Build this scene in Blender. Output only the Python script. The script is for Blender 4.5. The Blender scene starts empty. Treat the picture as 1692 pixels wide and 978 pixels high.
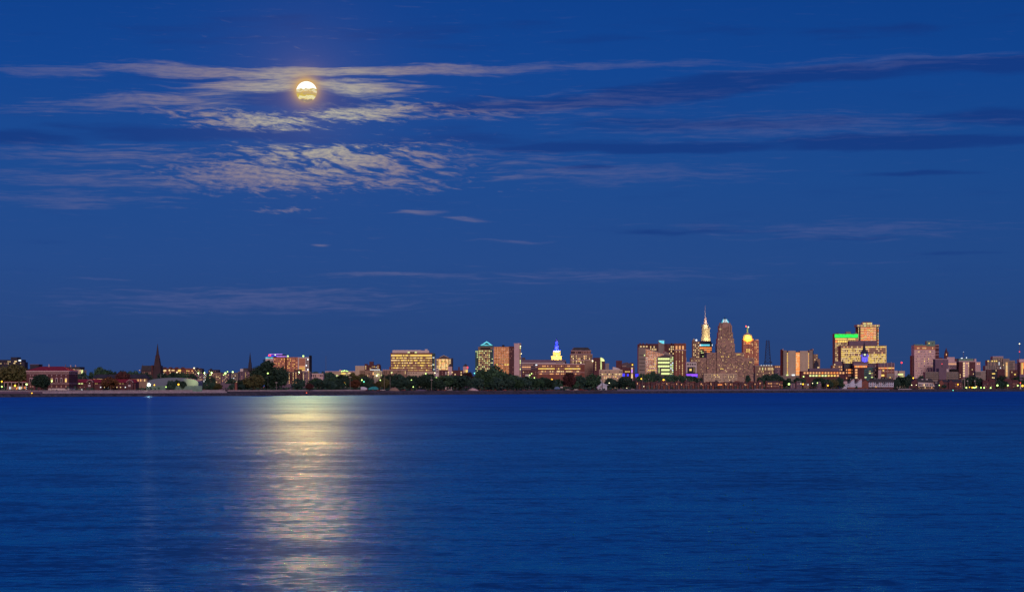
import bpy, bmesh, math, random
from mathutils import Vector, Matrix, noise as mnoise
random.seed(7)
F = 3680.0          # focal length in photo pixels
HY = 638.0          # photo row of the horizon
H = 7.8             # eye height above the water, metres
scene = bpy.context.scene
COL = scene.collection

# ---------------------------------------------------------------- helpers
def lin(r, g, b):
    f = lambda c: ((c/255+0.055)/1.055)**2.4 if c > 10 else c/255/12.92
    return (f(r), f(g), f(b), 1.0)

def X(px, D): return (px-846.0)/F*D
def Z(py, D): return H+(HY-py)/F*D

def interp(tab, x):
    if x <= tab[0][0]:
        (a, p), (b, q) = tab[0], tab[1]
    elif x >= tab[-1][0]:
        (a, p), (b, q) = tab[-2], tab[-1]
    else:
        for i in range(len(tab)-1):
            if tab[i][0] <= x <= tab[i+1][0]:
                (a, p), (b, q) = tab[i], tab[i+1]; break
    return p+(q-p)*(x-a)/(b-a)

SHORE = [(0, 656.0), (300, 654.4), (500, 653.2), (760, 651.6), (940, 650.6), (1300, 648.6), (1692, 646.4)]
def shoreD(px):
    px = max(-500, min(2150, px))
    y = interp(SHORE, px)
    return H*F/(y-HY)
def groundz(behind):            # height of the land, metres behind the shoreline
    return 3.6+min(1.4, max(0, behind)*0.004)

class NT:
    """tiny node tree writer"""
    def __init__(s, tree):
        s.t = tree; s.n = tree.nodes; s.l = tree.links
        s.n.clear()
    def node(s, typ, **kw):
        n = s.n.new(typ)
        for k, v in kw.items(): setattr(n, k, v)
        return n
    def put(s, sock, v):
        if isinstance(v, bpy.types.NodeSocket): s.l.new(v, sock)
        elif v is not None: sock.default_value = v
    def math(s, op, a, b=None, c=None, clamp=False):
        n = s.node('ShaderNodeMath', operation=op, use_clamp=clamp)
        s.put(n.inputs[0], a); s.put(n.inputs[1], b)
        if c is not None: s.put(n.inputs[2], c)
        return n.outputs[0]
    def vmath(s, op, a, b=None):
        n = s.node('ShaderNodeVectorMath', operation=op)
        s.put(n.inputs[0], a)
        if b is not None: s.put(n.inputs[1], b)
        return n.outputs['Value'] if op in ('LENGTH', 'DOT_PRODUCT', 'DISTANCE') else n.outputs[0]
    def comb(s, x, y, z=0.0):
        n = s.node('ShaderNodeCombineXYZ')
        s.put(n.inputs[0], x); s.put(n.inputs[1], y); s.put(n.inputs[2], z)
        return n.outputs[0]
    def sep(s, v):
        n = s.node('ShaderNodeSeparateXYZ'); s.put(n.inputs[0], v); return n.outputs
    def noise(s, vec, scale=1.0, detail=2.0, rough=0.5, dist=0.0, lac=2.0, typ='FBM'):
        n = s.node('ShaderNodeTexNoise', noise_dimensions='3D')
        s.put(n.inputs['Vector'], vec)
        n.inputs['Scale'].default_value = scale; n.inputs['Detail'].default_value = detail
        n.inputs['Roughness'].default_value = rough; n.inputs['Distortion'].default_value = dist
        n.inputs['Lacunarity'].default_value = lac
        return n.outputs['Fac']
    def mapping(s, vec, loc=(0, 0, 0), rot=(0, 0, 0), scale=(1, 1, 1), typ='POINT'):
        n = s.node('ShaderNodeMapping', vector_type=typ)
        s.put(n.inputs[0], vec); n.inputs[1].default_value = loc
        n.inputs[2].default_value = rot; n.inputs[3].default_value = scale
        return n.outputs[0]
    def ramp(s, fac, stops, interp='LINEAR'):
        n = s.node('ShaderNodeValToRGB'); cr = n.color_ramp; cr.interpolation = interp
        while len(cr.elements) < len(stops): cr.elements.new(0.5)
        for e, (p, c) in zip(cr.elements, stops):
            e.position = p; e.color = c if len(c) == 4 else (*c, 1)
        s.put(n.inputs[0], fac); return n.outputs[0]
    def mix(s, fac, a, b, blend='MIX'):
        n = s.node('ShaderNodeMix', data_type='RGBA', blend_type=blend)
        n.clamp_factor = True
        s.put(n.inputs[0], fac); s.put(n.inputs[6], a); s.put(n.inputs[7], b)
        return n.outputs[2]
    def smooth(s, v, a, b, lo=0.0, hi=1.0):
        n = s.node('ShaderNodeMapRange', interpolation_type='SMOOTHSTEP')
        s.put(n.inputs[0], v); n.inputs[1].default_value = a; n.inputs[2].default_value = b
        n.inputs[3].default_value = lo; n.inputs[4].default_value = hi
        return n.outputs[0]

# ---------------------------------------------------------------- camera
cam_d = bpy.data.cameras.new('camera'); cam = bpy.data.objects.new('camera', cam_d)
COL.objects.link(cam); scene.camera = cam
cam.location = (0, 0, H); cam.rotation_euler = (math.radians(90), 0, 0)
cam_d.sensor_fit = 'HORIZONTAL'; cam_d.sensor_width = 36.0
cam_d.lens = 36.0*F/1692.0
cam_d.shift_x = 0.0; cam_d.shift_y = (HY-489.0)/1692.0
cam_d.clip_start = 1.0; cam_d.clip_end = 200000.0

# ---------------------------------------------------------------- sky
world = bpy.data.worlds.new('World'); scene.world = world; world.use_nodes = True
w = NT(world.node_tree)
tc = w.node('ShaderNodeTexCoord')
dx, dy, dz = w.sep(w.vmath('NORMALIZE', tc.outputs['Generated']))
az = w.math('ARCTAN2', dx, dy)                # 0 towards the city, radians
el = w.math('ARCSINE', dz)
# angular coordinates in minutes-like units (3680 per radian), centred on the moon's azimuth origin
U = w.math('MULTIPLY_ADD', az, F, 846.0)
V = w.math('MULTIPLY_ADD', el, -F, HY)
UV = w.comb(U, V, 0.0)
eln = w.math('DIVIDE', el, math.radians(90), clamp=True)
base = w.ramp(eln, [(0.0, lin(42, 67, 118)), (0.012, lin(41, 70, 125)), (0.035, lin(38, 75, 138)), (0.06, lin(30, 75, 144)),
                    (0.09, lin(19, 70, 146)), (0.13, lin(10, 60, 136)), (0.25, lin(4, 48, 120)), (1.0, lin(3, 34, 100))])
# slightly darker towards the right
azr = w.smooth(U, 700, 1900, 0.0, 1.0)
base = w.mix(azr, base, w.mix(1.0, base, (0.83, 0.93, 0.93, 1), 'MULTIPLY'))
# domain warp
wn = w.node('ShaderNodeTexNoise'); w.put(wn.inputs['Vector'], w.mapping(UV, scale=(1/170, 1/45, 1)))
wn.inputs['Detail'].default_value = 3.0; wn.inputs['Scale'].default_value = 1.0
warp = w.vmath('MULTIPLY', w.vmath('SUBTRACT', wn.outputs['Color'], (0.5, 0.5, 0.5)), (70, 22, 0))
WUV = w.vmath('ADD', UV, warp)

def blob(cx, cy, rx, ry, slope=0.0, wt=1.0, vec=None):
    # soft ellipse: 1 in the middle, 0 at the rim
    n = w.node('ShaderNodeMapping', vector_type='TEXTURE')
    w.put(n.inputs[0], vec or WUV)
    n.inputs[1].default_value = (cx, cy, 0); n.inputs[2].default_value = (0, 0, math.atan(slope))
    n.inputs[3].default_value = (rx, ry, 1)
    g = w.node('ShaderNodeTexGradient', gradient_type='SPHERICAL')
    w.l.new(n.outputs[0], g.inputs[0])
    return w.math('MULTIPLY', g.outputs['Fac'], wt)
def union(bl):
    r = bl[0]
    for b in bl[1:]: r = w.math('SMOOTH_MAX', r, b, 0.15)
    return r
# noises
n_streak = w.noise(w.mapping(WUV, scale=(1/80, 1/5.5, 1)), 1.0, 5.0, 0.62)
n_puff = w.noise(w.mapping(w.mapping(WUV, rot=(0, 0, -0.10)), scale=(1/30, 1/5.5, 1)), 1.0, 5.0, 0.62, 0.4)
n_big = w.noise(w.mapping(UV, scale=(1/210, 1/26, 1)), 1.0, 4.0, 0.55)

# A: wispy streak clouds
mA = union([blob(90, 134, 190, 15, 0.0, .9), blob(290, 127, 230, 16, 0.02, 1.15), blob(470, 128, 170, 19, -.02, 1.2),
            blob(700, 121, 330, 13, -.012, 1.15), blob(1000, 114, 420, 10, -.01, .85), blob(1500, 110, 400, 12, 0, .7),
            blob(430, 150, 200, 20, -.03, 1.05), blob(600, 148, 170, 20, .03, .95),
            blob(230, 178, 330, 27, -.05, .82), blob(60, 196, 240, 15, 0, .6), blob(1000, 190, 420, 14, -.02, .42),
            blob(140, 262, 400, 34, 0, .62), blob(120, 302, 420, 30, 0.03, .68), blob(870, 262, 300, 24, .02, .5),
            blob(920, 292, 240, 20, 0, .5), blob(1250, 262, 320, 10, 0, .35),
            blob(700, 353, 58, 9, 0, .9), blob(768, 362, 62, 8, .03, .9), blob(120, 348, 210, 9, 0, .62), blob(850, 397, 120, 6, 0, .75),
            blob(660, 455, 240, 8, -.01, .8), blob(430, 486, 620, 22, 0, .62), blob(880, 466, 260, 6, 0, .55), blob(1150, 375, 260, 14, 0, .42),
            blob(170, 462, 130, 7, 0, .5), blob(1300, 438, 400, 9, 0, .4), blob(250, 520, 420, 12, 0, .4), blob(1450, 395, 300, 10, 0, .4),
            blob(535, 407, 28, 5, 0, .7), blob(1000, 170, 500, 34, -.07, .64), blob(1300, 215, 520, 40, 0, .78), blob(1420, 118, 420, 22, -.03, .7), blob(1050, 288, 420, 32, 0, .72), blob(1400, 385, 420, 30, 0, .68), blob(400, 500, 520, 28, 0, .78), blob(1000, 455, 420, 20, 0, .66), blob(100, 335, 300, 26, 0, .66)])
cA = w.smooth(w.math('ADD', mA, w.math('MULTIPLY', w.math('SUBTRACT', n_streak, 0.5), 1.55)), 0.22, 0.80)
cA = w.math('MULTIPLY', w.math('MULTIPLY', cA, w.smooth(mA, 0.0, 0.20)), w.smooth(w.noise(w.mapping(WUV, scale=(1/24, 1/3.4, 1)), 1.0, 3.0, 0.6), 0.3, 0.65, 0.6, 1.05))
# B: rippled bank, altocumulus
mB = union([blob(430, 208, 190, 24, -.01, 1.1), blob(610, 188, 190, 30, -.03, 1.1), blob(760, 190, 200, 20, 0, .7),
            blob(350, 196, 180, 16, .04, .8),
            blob(420, 296, 260, 42, .04, 1.15), blob(560, 268, 260, 46, .06, 1.15), blob(700, 262, 150, 52, .05, .85),
            blob(640, 300, 200, 26, .0, .9), blob(470, 349, 75, 8, 0, .75), blob(330, 270, 170, 20, .03, .55), blob(880, 316, 90, 9, 0, .55)])
n_rip = w.noise(w.mapping(w.mapping(WUV, rot=(0, 0, -0.24)), scale=(1/52, 1/11.0, 1)), 1.0, 3.0, 0.5, 0.4)
n_fine = w.noise(w.mapping(WUV, scale=(1/11, 1/3.2, 1)), 1.0, 3.0, 0.6)
ripm = blob(590, 262, 230, 36, .05, 1.3)
nb = w.math('ADD', w.math('MULTIPLY', w.math('SUBTRACT', n_puff, 0.5), 2.3), w.math('MULTIPLY', w.math('MULTIPLY', w.math('SUBTRACT', n_rip, 0.52), ripm), 3.6))
cB = w.smooth(w.math('ADD', w.math('MULTIPLY', mB, .92), nb), 0.30, 0.98)
cB = w.math('MULTIPLY', cB, w.smooth(n_fine, 0.25, 0.7, 0.48, 1.12))
cB = w.math('MULTIPLY', cB, w.smooth(mB, 0.0, 0.22))
gap = w.math('SUBTRACT', 1.0, w.math('MULTIPLY', w.math('MAXIMUM', w.smooth(blob(495, 173, 190, 17, 0, 1), 0, .5), w.smooth(blob(330, 232, 560, 15, 0, 1), 0, .6)), .85))
cA = w.math('MULTIPLY', cA, gap); cB = w.math('MULTIPLY', cB, gap)
# D: thick dark bands
mD = union([blob(500, 171, 190, 20, .0, 1.2), blob(780, 178, 170, 18, -.02, 1.1), blob(920, 172, 260, 22, -.02, 1.2), blob(1120, 155, 300, 22, -.08, 1.25),
            blob(1320, 134, 330, 22, -.05, 1.2), blob(1620, 124, 330, 24, -.02, 1.2), blob(330, 228, 420, 22, 0, .9), blob(40, 236, 260, 20, 0, .8), blob(760, 228, 300, 26, .0, .7),
            blob(1050, 246, 420, 14, 0, 1.1), blob(1500, 242, 420, 18, 0, 1.05), blob(1180, 210, 420, 22, 0, .7), blob(1650, 205, 260, 26, 0, .8),
            blob(1140, 386, 210, 12, 0, .55), blob(1500, 296, 210, 9, 0, .6), blob(1380, 398, 260, 10, 0, .6), blob(320, 140, 180, 8, 0, .5), blob(1500, 60, 900, 36, 0, .35),
            blob(1620, 425, 200, 7, 0, .4), blob(600, 60, 900, 50, 0, .45), blob(970, 278, 90, 7, 0, .8)])
cD = w.smooth(w.math('ADD', mD, w.math('MULTIPLY', w.math('SUBTRACT', n_big, 0.5), 1.5)), 0.18, 0.75)
cD = w.math('MULTIPLY', cD, w.smooth(mD, 0.0, 0.22))

# moon: light scattered in the thin cloud falls off with the angle from it
MX, MY = 506.5, 153.0
mdist = w.vmath('LENGTH', w.vmath('SUBTRACT', UV, (MX, MY, 0)))
md2 = w.vmath('LENGTH', w.vmath('MULTIPLY', w.vmath('SUBTRACT', UV, (MX+15, MY+40, 0)), (0.62, 1.0, 0)))
near = w.math('POWER', 2.718, w.math('MULTIPLY', w.math('POWER', w.math('DIVIDE', md2, 190.0), 2.0), -1.0))
ccol = w.mix(near, lin(78, 91, 146), lin(172, 152, 142))
ccol = w.mix(w.smooth(md2, 130, 20), ccol, lin(190, 186, 164))
col = w.mix(w.math('MULTIPLY', cD, 0.55), base, w.mix(near, lin(19, 54, 124), lin(34, 62, 132)))
col = w.mix(w.math('MULTIPLY', cA, w.math('MULTIPLY_ADD', near, 0.38, 0.44)), col, ccol)
col = w.mix(w.math('MULTIPLY', cB, w.math('MULTIPLY_ADD', near, 0.42, 0.45)), col, ccol)
col = w.mix(w.math('MULTIPLY', w.math('MULTIPLY', cD, 0.30), w.math('SUBTRACT', 1.0, near)), col, lin(22, 52, 122))
# orange aureole right at the disc + faint violet glow
g1 = w.math('POWER', 2.718, w.math('MULTIPLY', w.math('DIVIDE', w.math('MAXIMUM', w.math('SUBTRACT', mdist, 16.0), 0.0), 8.0), -1.0))
g2 = w.math('POWER', 2.718, w.math('DIVIDE', mdist, -60.0))
col = w.mix(w.math('MULTIPLY', g1, 0.9), col, lin(222, 176, 92))
col = w.mix(w.math('MULTIPLY', g2, 0.26), col, lin(150, 120, 140))
# afterglow of the set sun low in the west, behind the camera
west = w.math('COSINE', w.math('SUBTRACT', az, math.pi))
gw = w.math('MULTIPLY', w.smooth(west, -0.2, 0.95), w.math('POWER', 2.718, w.math('MULTIPLY', w.math('MAXIMUM', el, 0.0), -4.2)))
glow = w.ramp(eln, [(0.0, (1.0, 0.33, 0.09, 1)), (0.08, (1.0, 0.42, 0.15, 1)), (0.22, (0.62, 0.33, 0.24, 1)), (1.0, (0.1, 0.12, 0.3, 1))])
col = w.mix(gw, col, glow)
# below the horizon the background is dull blue
col = w.mix(w.smooth(el, 0.0, -0.02), col, lin(8, 30, 70))
sky = w.node('ShaderNodeTexSky', sky_type='NISHITA')
sky.sun_disc = False; sky.sun_elevation = math.radians(-4.0); sky.sun_rotation = math.radians(180); sky.altitude = 180
bg1 = w.node('ShaderNodeBackground'); w.put(bg1.inputs[0], sky.outputs[0]); bg1.inputs[1].default_value = 0.05
bg2 = w.node('ShaderNodeBackground'); w.put(bg2.inputs[0], col); bg2.inputs[1].default_value = 1.0
ad = w.node('ShaderNodeAddShader'); w.l.new(bg1.outputs[0], ad.inputs[0]); w.l.new(bg2.outputs[0], ad.inputs[1])
wo = w.node('ShaderNodeOutputWorld'); w.l.new(ad.outputs[0], wo.inputs[0])
world.cycles.sampling_method = 'MANUAL'; world.cycles.sample_map_resolution = 1024

# ---------------------------------------------------------------- lamps: afterglow and moon
def lamp(name, typ, energy, color, loc=(0, 0, 0), direction=None, **kw):
    d = bpy.data.lights.new(name, typ); d.energy = energy; d.color = color
    for k, v in kw.items(): setattr(d, k, v)
    o = bpy.data.objects.new(name, d); COL.objects.link(o); o.location = loc
    if direction is not None: o.rotation_euler = Vector(direction).to_track_quat('-Z', 'Y').to_euler()
    return o
lamp('afterglow_light', 'SUN', 1.34, (1.0, 0.68, 0.60), direction=(-0.18, 1.0, -0.40), angle=math.radians(16))
maz, mel = math.atan((MX-846)/F), math.atan((HY-MY)/F)
mdir = Vector((math.sin(maz)*math.cos(mel), math.cos(maz)*math.cos(mel), math.sin(mel)))
MOON_E = 0.61
lamp('moonlight', 'SUN', MOON_E, (1.0, 0.13, 0.03), direction=-mdir, angle=math.radians(0.53))

# ---------------------------------------------------------------- scene settings
vs = scene.view_settings
vs.view_transform = 'Standard'; vs.look = 'None'; vs.gamma = 1.0; vs.exposure = 0.0
vs.use_curve_mapping = False
scene.cycles.sample_clamp_indirect = 4.0

# ---------------------------------------------------------------- tagging / mesh helpers
def tag(o, label=None, cat=None, group=None, kind=None):
    if label: o['label'] = label
    if cat: o['category'] = cat
    if group: o['group'] = group
    if kind: o['kind'] = kind
    return o
def empty(name, loc):
    o = bpy.data.objects.new(name, None); COL.objects.link(o); o.location = loc
    o.empty_display_size = 5.0
    return o
class MB:
    """collects verts/faces, builds ONE mesh object"""
    def __init__(s): s.v = []; s.f = []; s.m = []
    def add(s, verts, faces, mi=0):
        k = len(s.v); s.v += [tuple(p) for p in verts]
        s.f += [tuple(i+k for i in f) for f in faces]; s.m += [mi]*len(faces)
        return s
    def box(s, x0, x1, y0, y1, z0, z1, mi=0):
        return s.add([(x0, y0, z0), (x1, y0, z0), (x1, y1, z0), (x0, y1, z0), (x0, y0, z1), (x1, y0, z1), (x1, y1, z1), (x0, y1, z1)],
                     [(0, 3, 2, 1), (4, 5, 6, 7), (0, 1, 5, 4), (1, 2, 6, 5), (2, 3, 7, 6), (3, 0, 4, 7)], mi)
    def prism(s, pts, y0, y1, mi=0):       # outline in xz (anticlockwise seen from the front), extruded in y
        n = len(pts)
        v = [(x, y0, z) for x, z in pts]+[(x, y1, z) for x, z in pts]
        f = [tuple(range(n)), tuple(range(2*n-1, n-1, -1))]+[(i, i+n, (i+1) % n+n, (i+1) % n) for i in range(n)]
        return s.add(v, f, mi)
    def lathe(s, prof, n=12, cx=0, cy=0, mi=0, rot=0.0):   # prof: (r, z) bottom to top
        v = []; f = []
        for r, z in prof:
            for i in range(n):
                a = 2*math.pi*i/n+rot
                v.append((cx+r*math.cos(a), cy+r*math.sin(a), z))
        for j in range(len(prof)-1):
            for i in range(n):
                a, b = j*n+i, j*n+(i+1) % n
                f.append((a, b, b+n, a+n))
        f.append(tuple(range(n-1, -1, -1))); f.append(tuple((len(prof)-1)*n+i for i in range(n)))
        return s.add(v, f, mi)
    def tube(s, a, b, r, r2=None, n=6, mi=0):
        a, b = Vector(a), Vector(b); r2 = r if r2 is None else r2
        q = (b-a).to_track_quat('Z', 'Y'); v = []
        for p, rr in ((a, r), (b, r2)):
            for i in range(n):
                t = 2*math.pi*i/n
                v.append(p+q@Vector((rr*math.cos(t), rr*math.sin(t), 0)))
        f = [(i, (i+1) % n, (i+1) % n+n, i+n) for i in range(n)]+[tuple(range(n-1, -1, -1)), tuple(range(n, 2*n))]
        return s.add(v, f, mi)
    def hip(s, x0, x1, y0, y1, z0, z1, ridge, mi=0, lean=None):
        # hipped roof: ridge is the inset of the ridge from each end
        ym = (y0+y1)/2
        v = [(x0, y0, z0), (x1, y0, z0), (x1, y1, z0), (x0, y1, z0), (x0+ridge, ym, z1), (x1-ridge, ym, z1)]
        return s.add(v, [(0, 1, 5, 4), (1, 2, 5), (2, 3, 4, 5), (3, 0, 4), (0, 3, 2, 1)], mi)
    def mesh(s, name):
        me = bpy.data.meshes.new(name); me.from_pydata(s.v, [], s.f)
        me.polygons.foreach_set('material_index', s.m); me.update()
        return me
    def build(s, name, mats, parent=None, loc=(0, 0, 0), smooth=False):
        me = s.mesh(name)
        for m in (mats if isinstance(mats, (list, tuple)) else [mats]): me.materials.append(m)
        if smooth: me.polygons.foreach_set('use_smooth', [True]*len(me.polygons))
        o = bpy.data.objects.new(name, me); COL.objects.link(o); o.location = loc
        if parent: o.parent = parent
        return o

_mats = {}
def mat(name, col, rough=0.8, metal=0.0, var=0.12, scale=0.3, spec=0.3, emit=None, es=0.0, bump=0.0, stretch=(1, 1, 1)):
    if name in _mats: return _mats[name]
    m = bpy.data.materials.new(name); m.use_nodes = True; t = NT(m.node_tree)
    b = t.node('ShaderNodeBsdfPrincipled'); o = t.node('ShaderNodeOutputMaterial'); t.l.new(b.outputs[0], o.inputs[0])
    c = (*col, 1) if len(col) == 3 else col
    tcn = t.node('ShaderNodeTexCoord')
    vec = t.mapping(tcn.outputs['Object'], scale=stretch)
    n = t.noise(vec, scale, 4.0, 0.6)
    if var > 0:
        dark = tuple(x*(1-var*1.6) for x in c[:3])+(1,); lite = tuple(min(1, x*(1+var*1.6)) for x in c[:3])+(1,)
        t.put(b.inputs['Base Color'], t.ramp(n, [(0.25, dark), (0.75, lite)]))
    else: b.inputs['Base Color'].default_value = c
    b.inputs['Roughness'].default_value = rough; b.inputs['Metallic'].default_value = metal
    b.inputs['Specular IOR Level'].default_value = spec
    if emit is not None:
        e = (*emit, 1) if len(emit) == 3 else emit
        n2 = t.noise(t.mapping(tcn.outputs['Object'], scale=(1, 1, 1)), 0.35, 2.0, 0.6)
        t.put(b.inputs['Emission Color'], e)
        t.put(b.inputs['Emission Strength'], t.math('MULTIPLY', t.smooth(n2, 0.25, 0.7, 0.55, 1.35), es))
        m.cycles.emission_sampling = 'NONE'
    if bump > 0:
        bp = t.node('ShaderNodeBump'); bp.inputs['Strength'].default_value = 1.0; bp.inputs['Distance'].default_value = bump
        t.l.new(n, bp.inputs['Height']); t.l.new(bp.outputs[0], b.inputs['Normal'])
    _mats[name] = m
    return m

# ---------------------------------------------------------------- moon (far sphere)
MD = 40000.0; MR = 17.0/F*MD
mm = bpy.data.materials.new('moon_disc'); mm.use_nodes = True; t = NT(mm.node_tree)
tcn = t.node('ShaderNodeTexCoord')
ox, oy, oz = t.sep(tcn.outputs['Object'])
zz = t.math('DIVIDE', oz, MR); xx = t.math('DIVIDE', ox, MR)
mn = t.noise(t.comb(t.math('MULTIPLY', xx, 1.9), t.math('MULTIPLY', zz, 5.0), 3.3), 1.3, 4.0, 0.62)
hgt = t.math('ADD', zz, t.math('MULTIPLY', t.math('SUBTRACT', mn, 0.5), 0.9))
mc = t.ramp(t.math('MULTIPLY_ADD', hgt, 0.5, 0.5), [(0.06, lin(150, 130, 120)), (0.12, lin(225, 200, 120)), (0.2, lin(238, 232, 190)), (0.27, lin(214, 190, 60)), (0.33, lin(206, 176, 96)),
    (0.40, lin(186, 160, 120)), (0.46, lin(226, 190, 110)), (0.50, lin(232, 225, 200)), (0.545, lin(205, 180, 90)), (0.585, lin(200, 176, 110)), (0.62, (1.3, 1.25, 1.1, 1)), (1.0, (1.4, 1.35, 1.2, 1))])
em = t.node('ShaderNodeEmission'); t.put(em.inputs[0], mc); em.inputs[1].default_value = 1.0
o = t.node('ShaderNodeOutputMaterial'); t.l.new(em.outputs[0], o.inputs[0])
mm.cycles.emission_sampling = 'NONE'
b = MB(); b.lathe([(MR*math.sin(math.pi*k/32)+0.01, -MR*math.cos(math.pi*k/32)) for k in range(33)], 48)
mo = b.build('moon', mm, loc=(X(MX, MD), MD, Z(MY-1, MD)), smooth=True)
tag(mo, 'full moon, white above and banded orange where thin cloud crosses it', 'moon')

# ---------------------------------------------------------------- water
wm = bpy.data.materials.new('lake_water'); wm.use_nodes = True; t = NT(wm.node_tree)
geo = t.node('ShaderNodeNewGeometry'); pos = geo.outputs['Position']
wav = lambda sc, det, rgh, rot, sx: t.noise(t.mapping(pos, rot=(0, 0, rot), scale=(sx, 1.0, 1)), sc, det, rgh)
hh = t.math('ADD', t.math('MULTIPLY', wav(1.5, 4.0, 0.62, 0.12, .6), 0.075), t.math('ADD', t.math('MULTIPLY', wav(.3, 2.0, 0.5, -.2, .6), 0.03), t.math('MULTIPLY', wav(.06, 2.0, .5, .1, .5), .07)))
bp = t.node('ShaderNodeBump'); bp.inputs['Strength'].default_value = 1.0; bp.inputs['Distance'].default_value = 1.0
t.l.new(hh, bp.inputs['Height'])
# ripples, gusts and slicks of every size, their glints put in the gloss colour
p1, p2, p3, p4 = wav(.012, 3.0, .6, .03, .5), wav(.08, 3.0, .6, -.04, .5), wav(.34, 3.0, .6, .06, .5), wav(1.25, 4.0, .65, -.05, .75)
pp = t.math('MULTIPLY_ADD', t.math('SUBTRACT', t.math('ADD', t.math('MULTIPLY', t.math('ADD', p1, p2), .75), t.math('ADD', p3, t.math('MULTIPLY', p4, 1.6))), 2.05), 2.5, 0.54)
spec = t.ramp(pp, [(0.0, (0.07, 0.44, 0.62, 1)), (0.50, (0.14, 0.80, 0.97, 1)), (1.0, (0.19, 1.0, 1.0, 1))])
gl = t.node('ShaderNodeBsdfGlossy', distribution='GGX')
spec = t.mix(1.0, spec, t.ramp(t.math('DIVIDE', t.math('MAXIMUM', t.sep(pos)[1], 0.0), 2000.0, clamp=True), [(0.15, (1, 1, 1, 1)), (0.45, (.44, .62, .94, 1)), (0.9, (.25, .45, .90, 1))]), 'MULTIPLY')  # gloss colour darkens with distance to dim the moon glitter near shore
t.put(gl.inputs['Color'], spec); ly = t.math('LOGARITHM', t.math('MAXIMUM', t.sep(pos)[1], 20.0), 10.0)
rr = t.math('ADD', t.ramp(t.math('DIVIDE', ly, 4.0), [(0.48, (.285,)*3), (0.60, (.335,)*3), (0.75, (.39,)*3), (0.88, (.47,)*3)]), t.smooth(pp, 0.0, 1.0, 0.07, -0.07))
t.put(gl.inputs['Roughness'], rr); t.l.new(bp.outputs[0], gl.inputs['Normal'])
df = t.node('ShaderNodeBsdfDiffuse'); df.inputs[0].default_value = (0.001, 0.018, 0.13, 1)
fr = t.node('ShaderNodeFresnel'); fr.inputs[0].default_value = 1.333; t.l.new(bp.outputs[0], fr.inputs['Normal'])
mx = t.node('ShaderNodeMixShader')
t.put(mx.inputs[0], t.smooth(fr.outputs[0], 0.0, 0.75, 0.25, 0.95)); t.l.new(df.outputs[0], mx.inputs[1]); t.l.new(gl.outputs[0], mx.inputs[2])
o = t.node('ShaderNodeOutputMaterial'); t.l.new(mx.outputs[0], o.inputs[0])
b = MB(); b.add([(-30000, -600, 0), (30000, -600, 0), (30000, 30000, 0), (-30000, 30000, 0)], [(0, 1, 2, 3)])
wobj = b.build('water', wm); tag(wobj, kind='structure')

# ================================================================ materials
def MM(name, r, g, b, **k): return mat(name, (r, g, b), **k)
W = {
 'stone': MM('warm_limestone', .37, .27, .24, var=.10, scale=.08),
 'brown': MM('brown_masonry', .27, .20, .16, var=.10, scale=.08),
 'brick': MM('red_brick', .22, .09, .075, var=.16, scale=.25),
 'maroon': MM('dark_maroon_brick', .11, .048, .062, var=.2, scale=.25),
 'orangebrick': MM('orange_brick', .50, .22, .15, var=.1, scale=.2),
 'mauve': MM('mauve_concrete', .17, .13, .20, var=.1, scale=.15),
 'concrete': MM('grey_concrete', .27, .25, .24, var=.12, scale=.12),
 'darkstone': MM('dark_church_stone', .055, .040, .055, var=.15, scale=.2),
 'darkcon': MM('dark_concrete', .10, .09, .12, var=.15, scale=.2),
 'white': MM('white_cladding', .62, .60, .62, var=.06, scale=.2),
 'paint': MM('blue_white_house_paint', .55, .62, .80, var=.05, scale=.2),
 'terra': MM('ivory_terracotta', .72, .57, .60, var=.06, scale=.15),
 'cream': MM('cream_stone', .55, .48, .38, var=.08, scale=.15),
 'pink': MM('pale_terracotta', .60, .47, .52, var=.08, scale=.15),
 'navy': MM('dark_navy_slab', .035, .04, .075, var=.2, scale=.2),
 'black': MM('black_cladding', .014, .014, .02, var=.2, scale=.2),
 'slate': MM('slate_roof', .05, .055, .075, var=.2, scale=.3),
 'redroof': MM('red_tile_roof', .33, .035, .06, var=.2, scale=.5),
 'copper': MM('green_copper', .16, .30, .26, var=.15, scale=.3),
 'teal': mat('teal_glass', (.03, .12, .14), rough=.3, metal=.3, var=.2, scale=.2),
 'steel': mat('painted_steel', (.10, .10, .12), rough=.5, metal=.3, var=.1),
 'bark': MM('bark', .05, .04, .035, var=.3, scale=2.0),
 'glass': mat('dark_window_glass', (.02, .025, .04), rough=.25, var=.1, spec=.5),
}
def mirror(name, col, rough=.12):
    m = bpy.data.materials.new(name); m.use_nodes = True; t = NT(m.node_tree)
    b = t.node('ShaderNodeBsdfPrincipled'); o = t.node('ShaderNodeOutputMaterial'); t.l.new(b.outputs[0], o.inputs[0])
    tcn = t.node('ShaderNodeTexCoord'); ob = tcn.outputs['Object']
    br = t.node('ShaderNodeTexBrick'); br.offset = 0.0
    t.put(br.inputs['Vector'], t.mapping(ob, rot=(math.radians(90), 0, 0)))
    for k, v in (('Scale', 1.0), ('Mortar Size', .35), ('Mortar Smooth', .3), ('Brick Width', 3.2), ('Row Height', 3.6)): br.inputs[k].default_value = v
    c = (*col, 1); br.inputs['Color1'].default_value = c
    br.inputs['Color2'].default_value = tuple(x*.72 for x in col)+(1,); br.inputs['Mortar'].default_value = tuple(x*.42 for x in col)+(1,)
    n = t.noise(t.mapping(ob, scale=(1, 1, 1.6)), .16, 5.0, .7)
    t.put(b.inputs['Base Color'], t.mix(1.0, br.outputs['Color'], t.ramp(n, [(.34, (.55, .45, .45, 1)), (.62, (1, 1, 1, 1))]), 'MULTIPLY'))
    b.inputs['Metallic'].default_value = 1.0; b.inputs['Roughness'].default_value = rough
    return m
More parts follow.
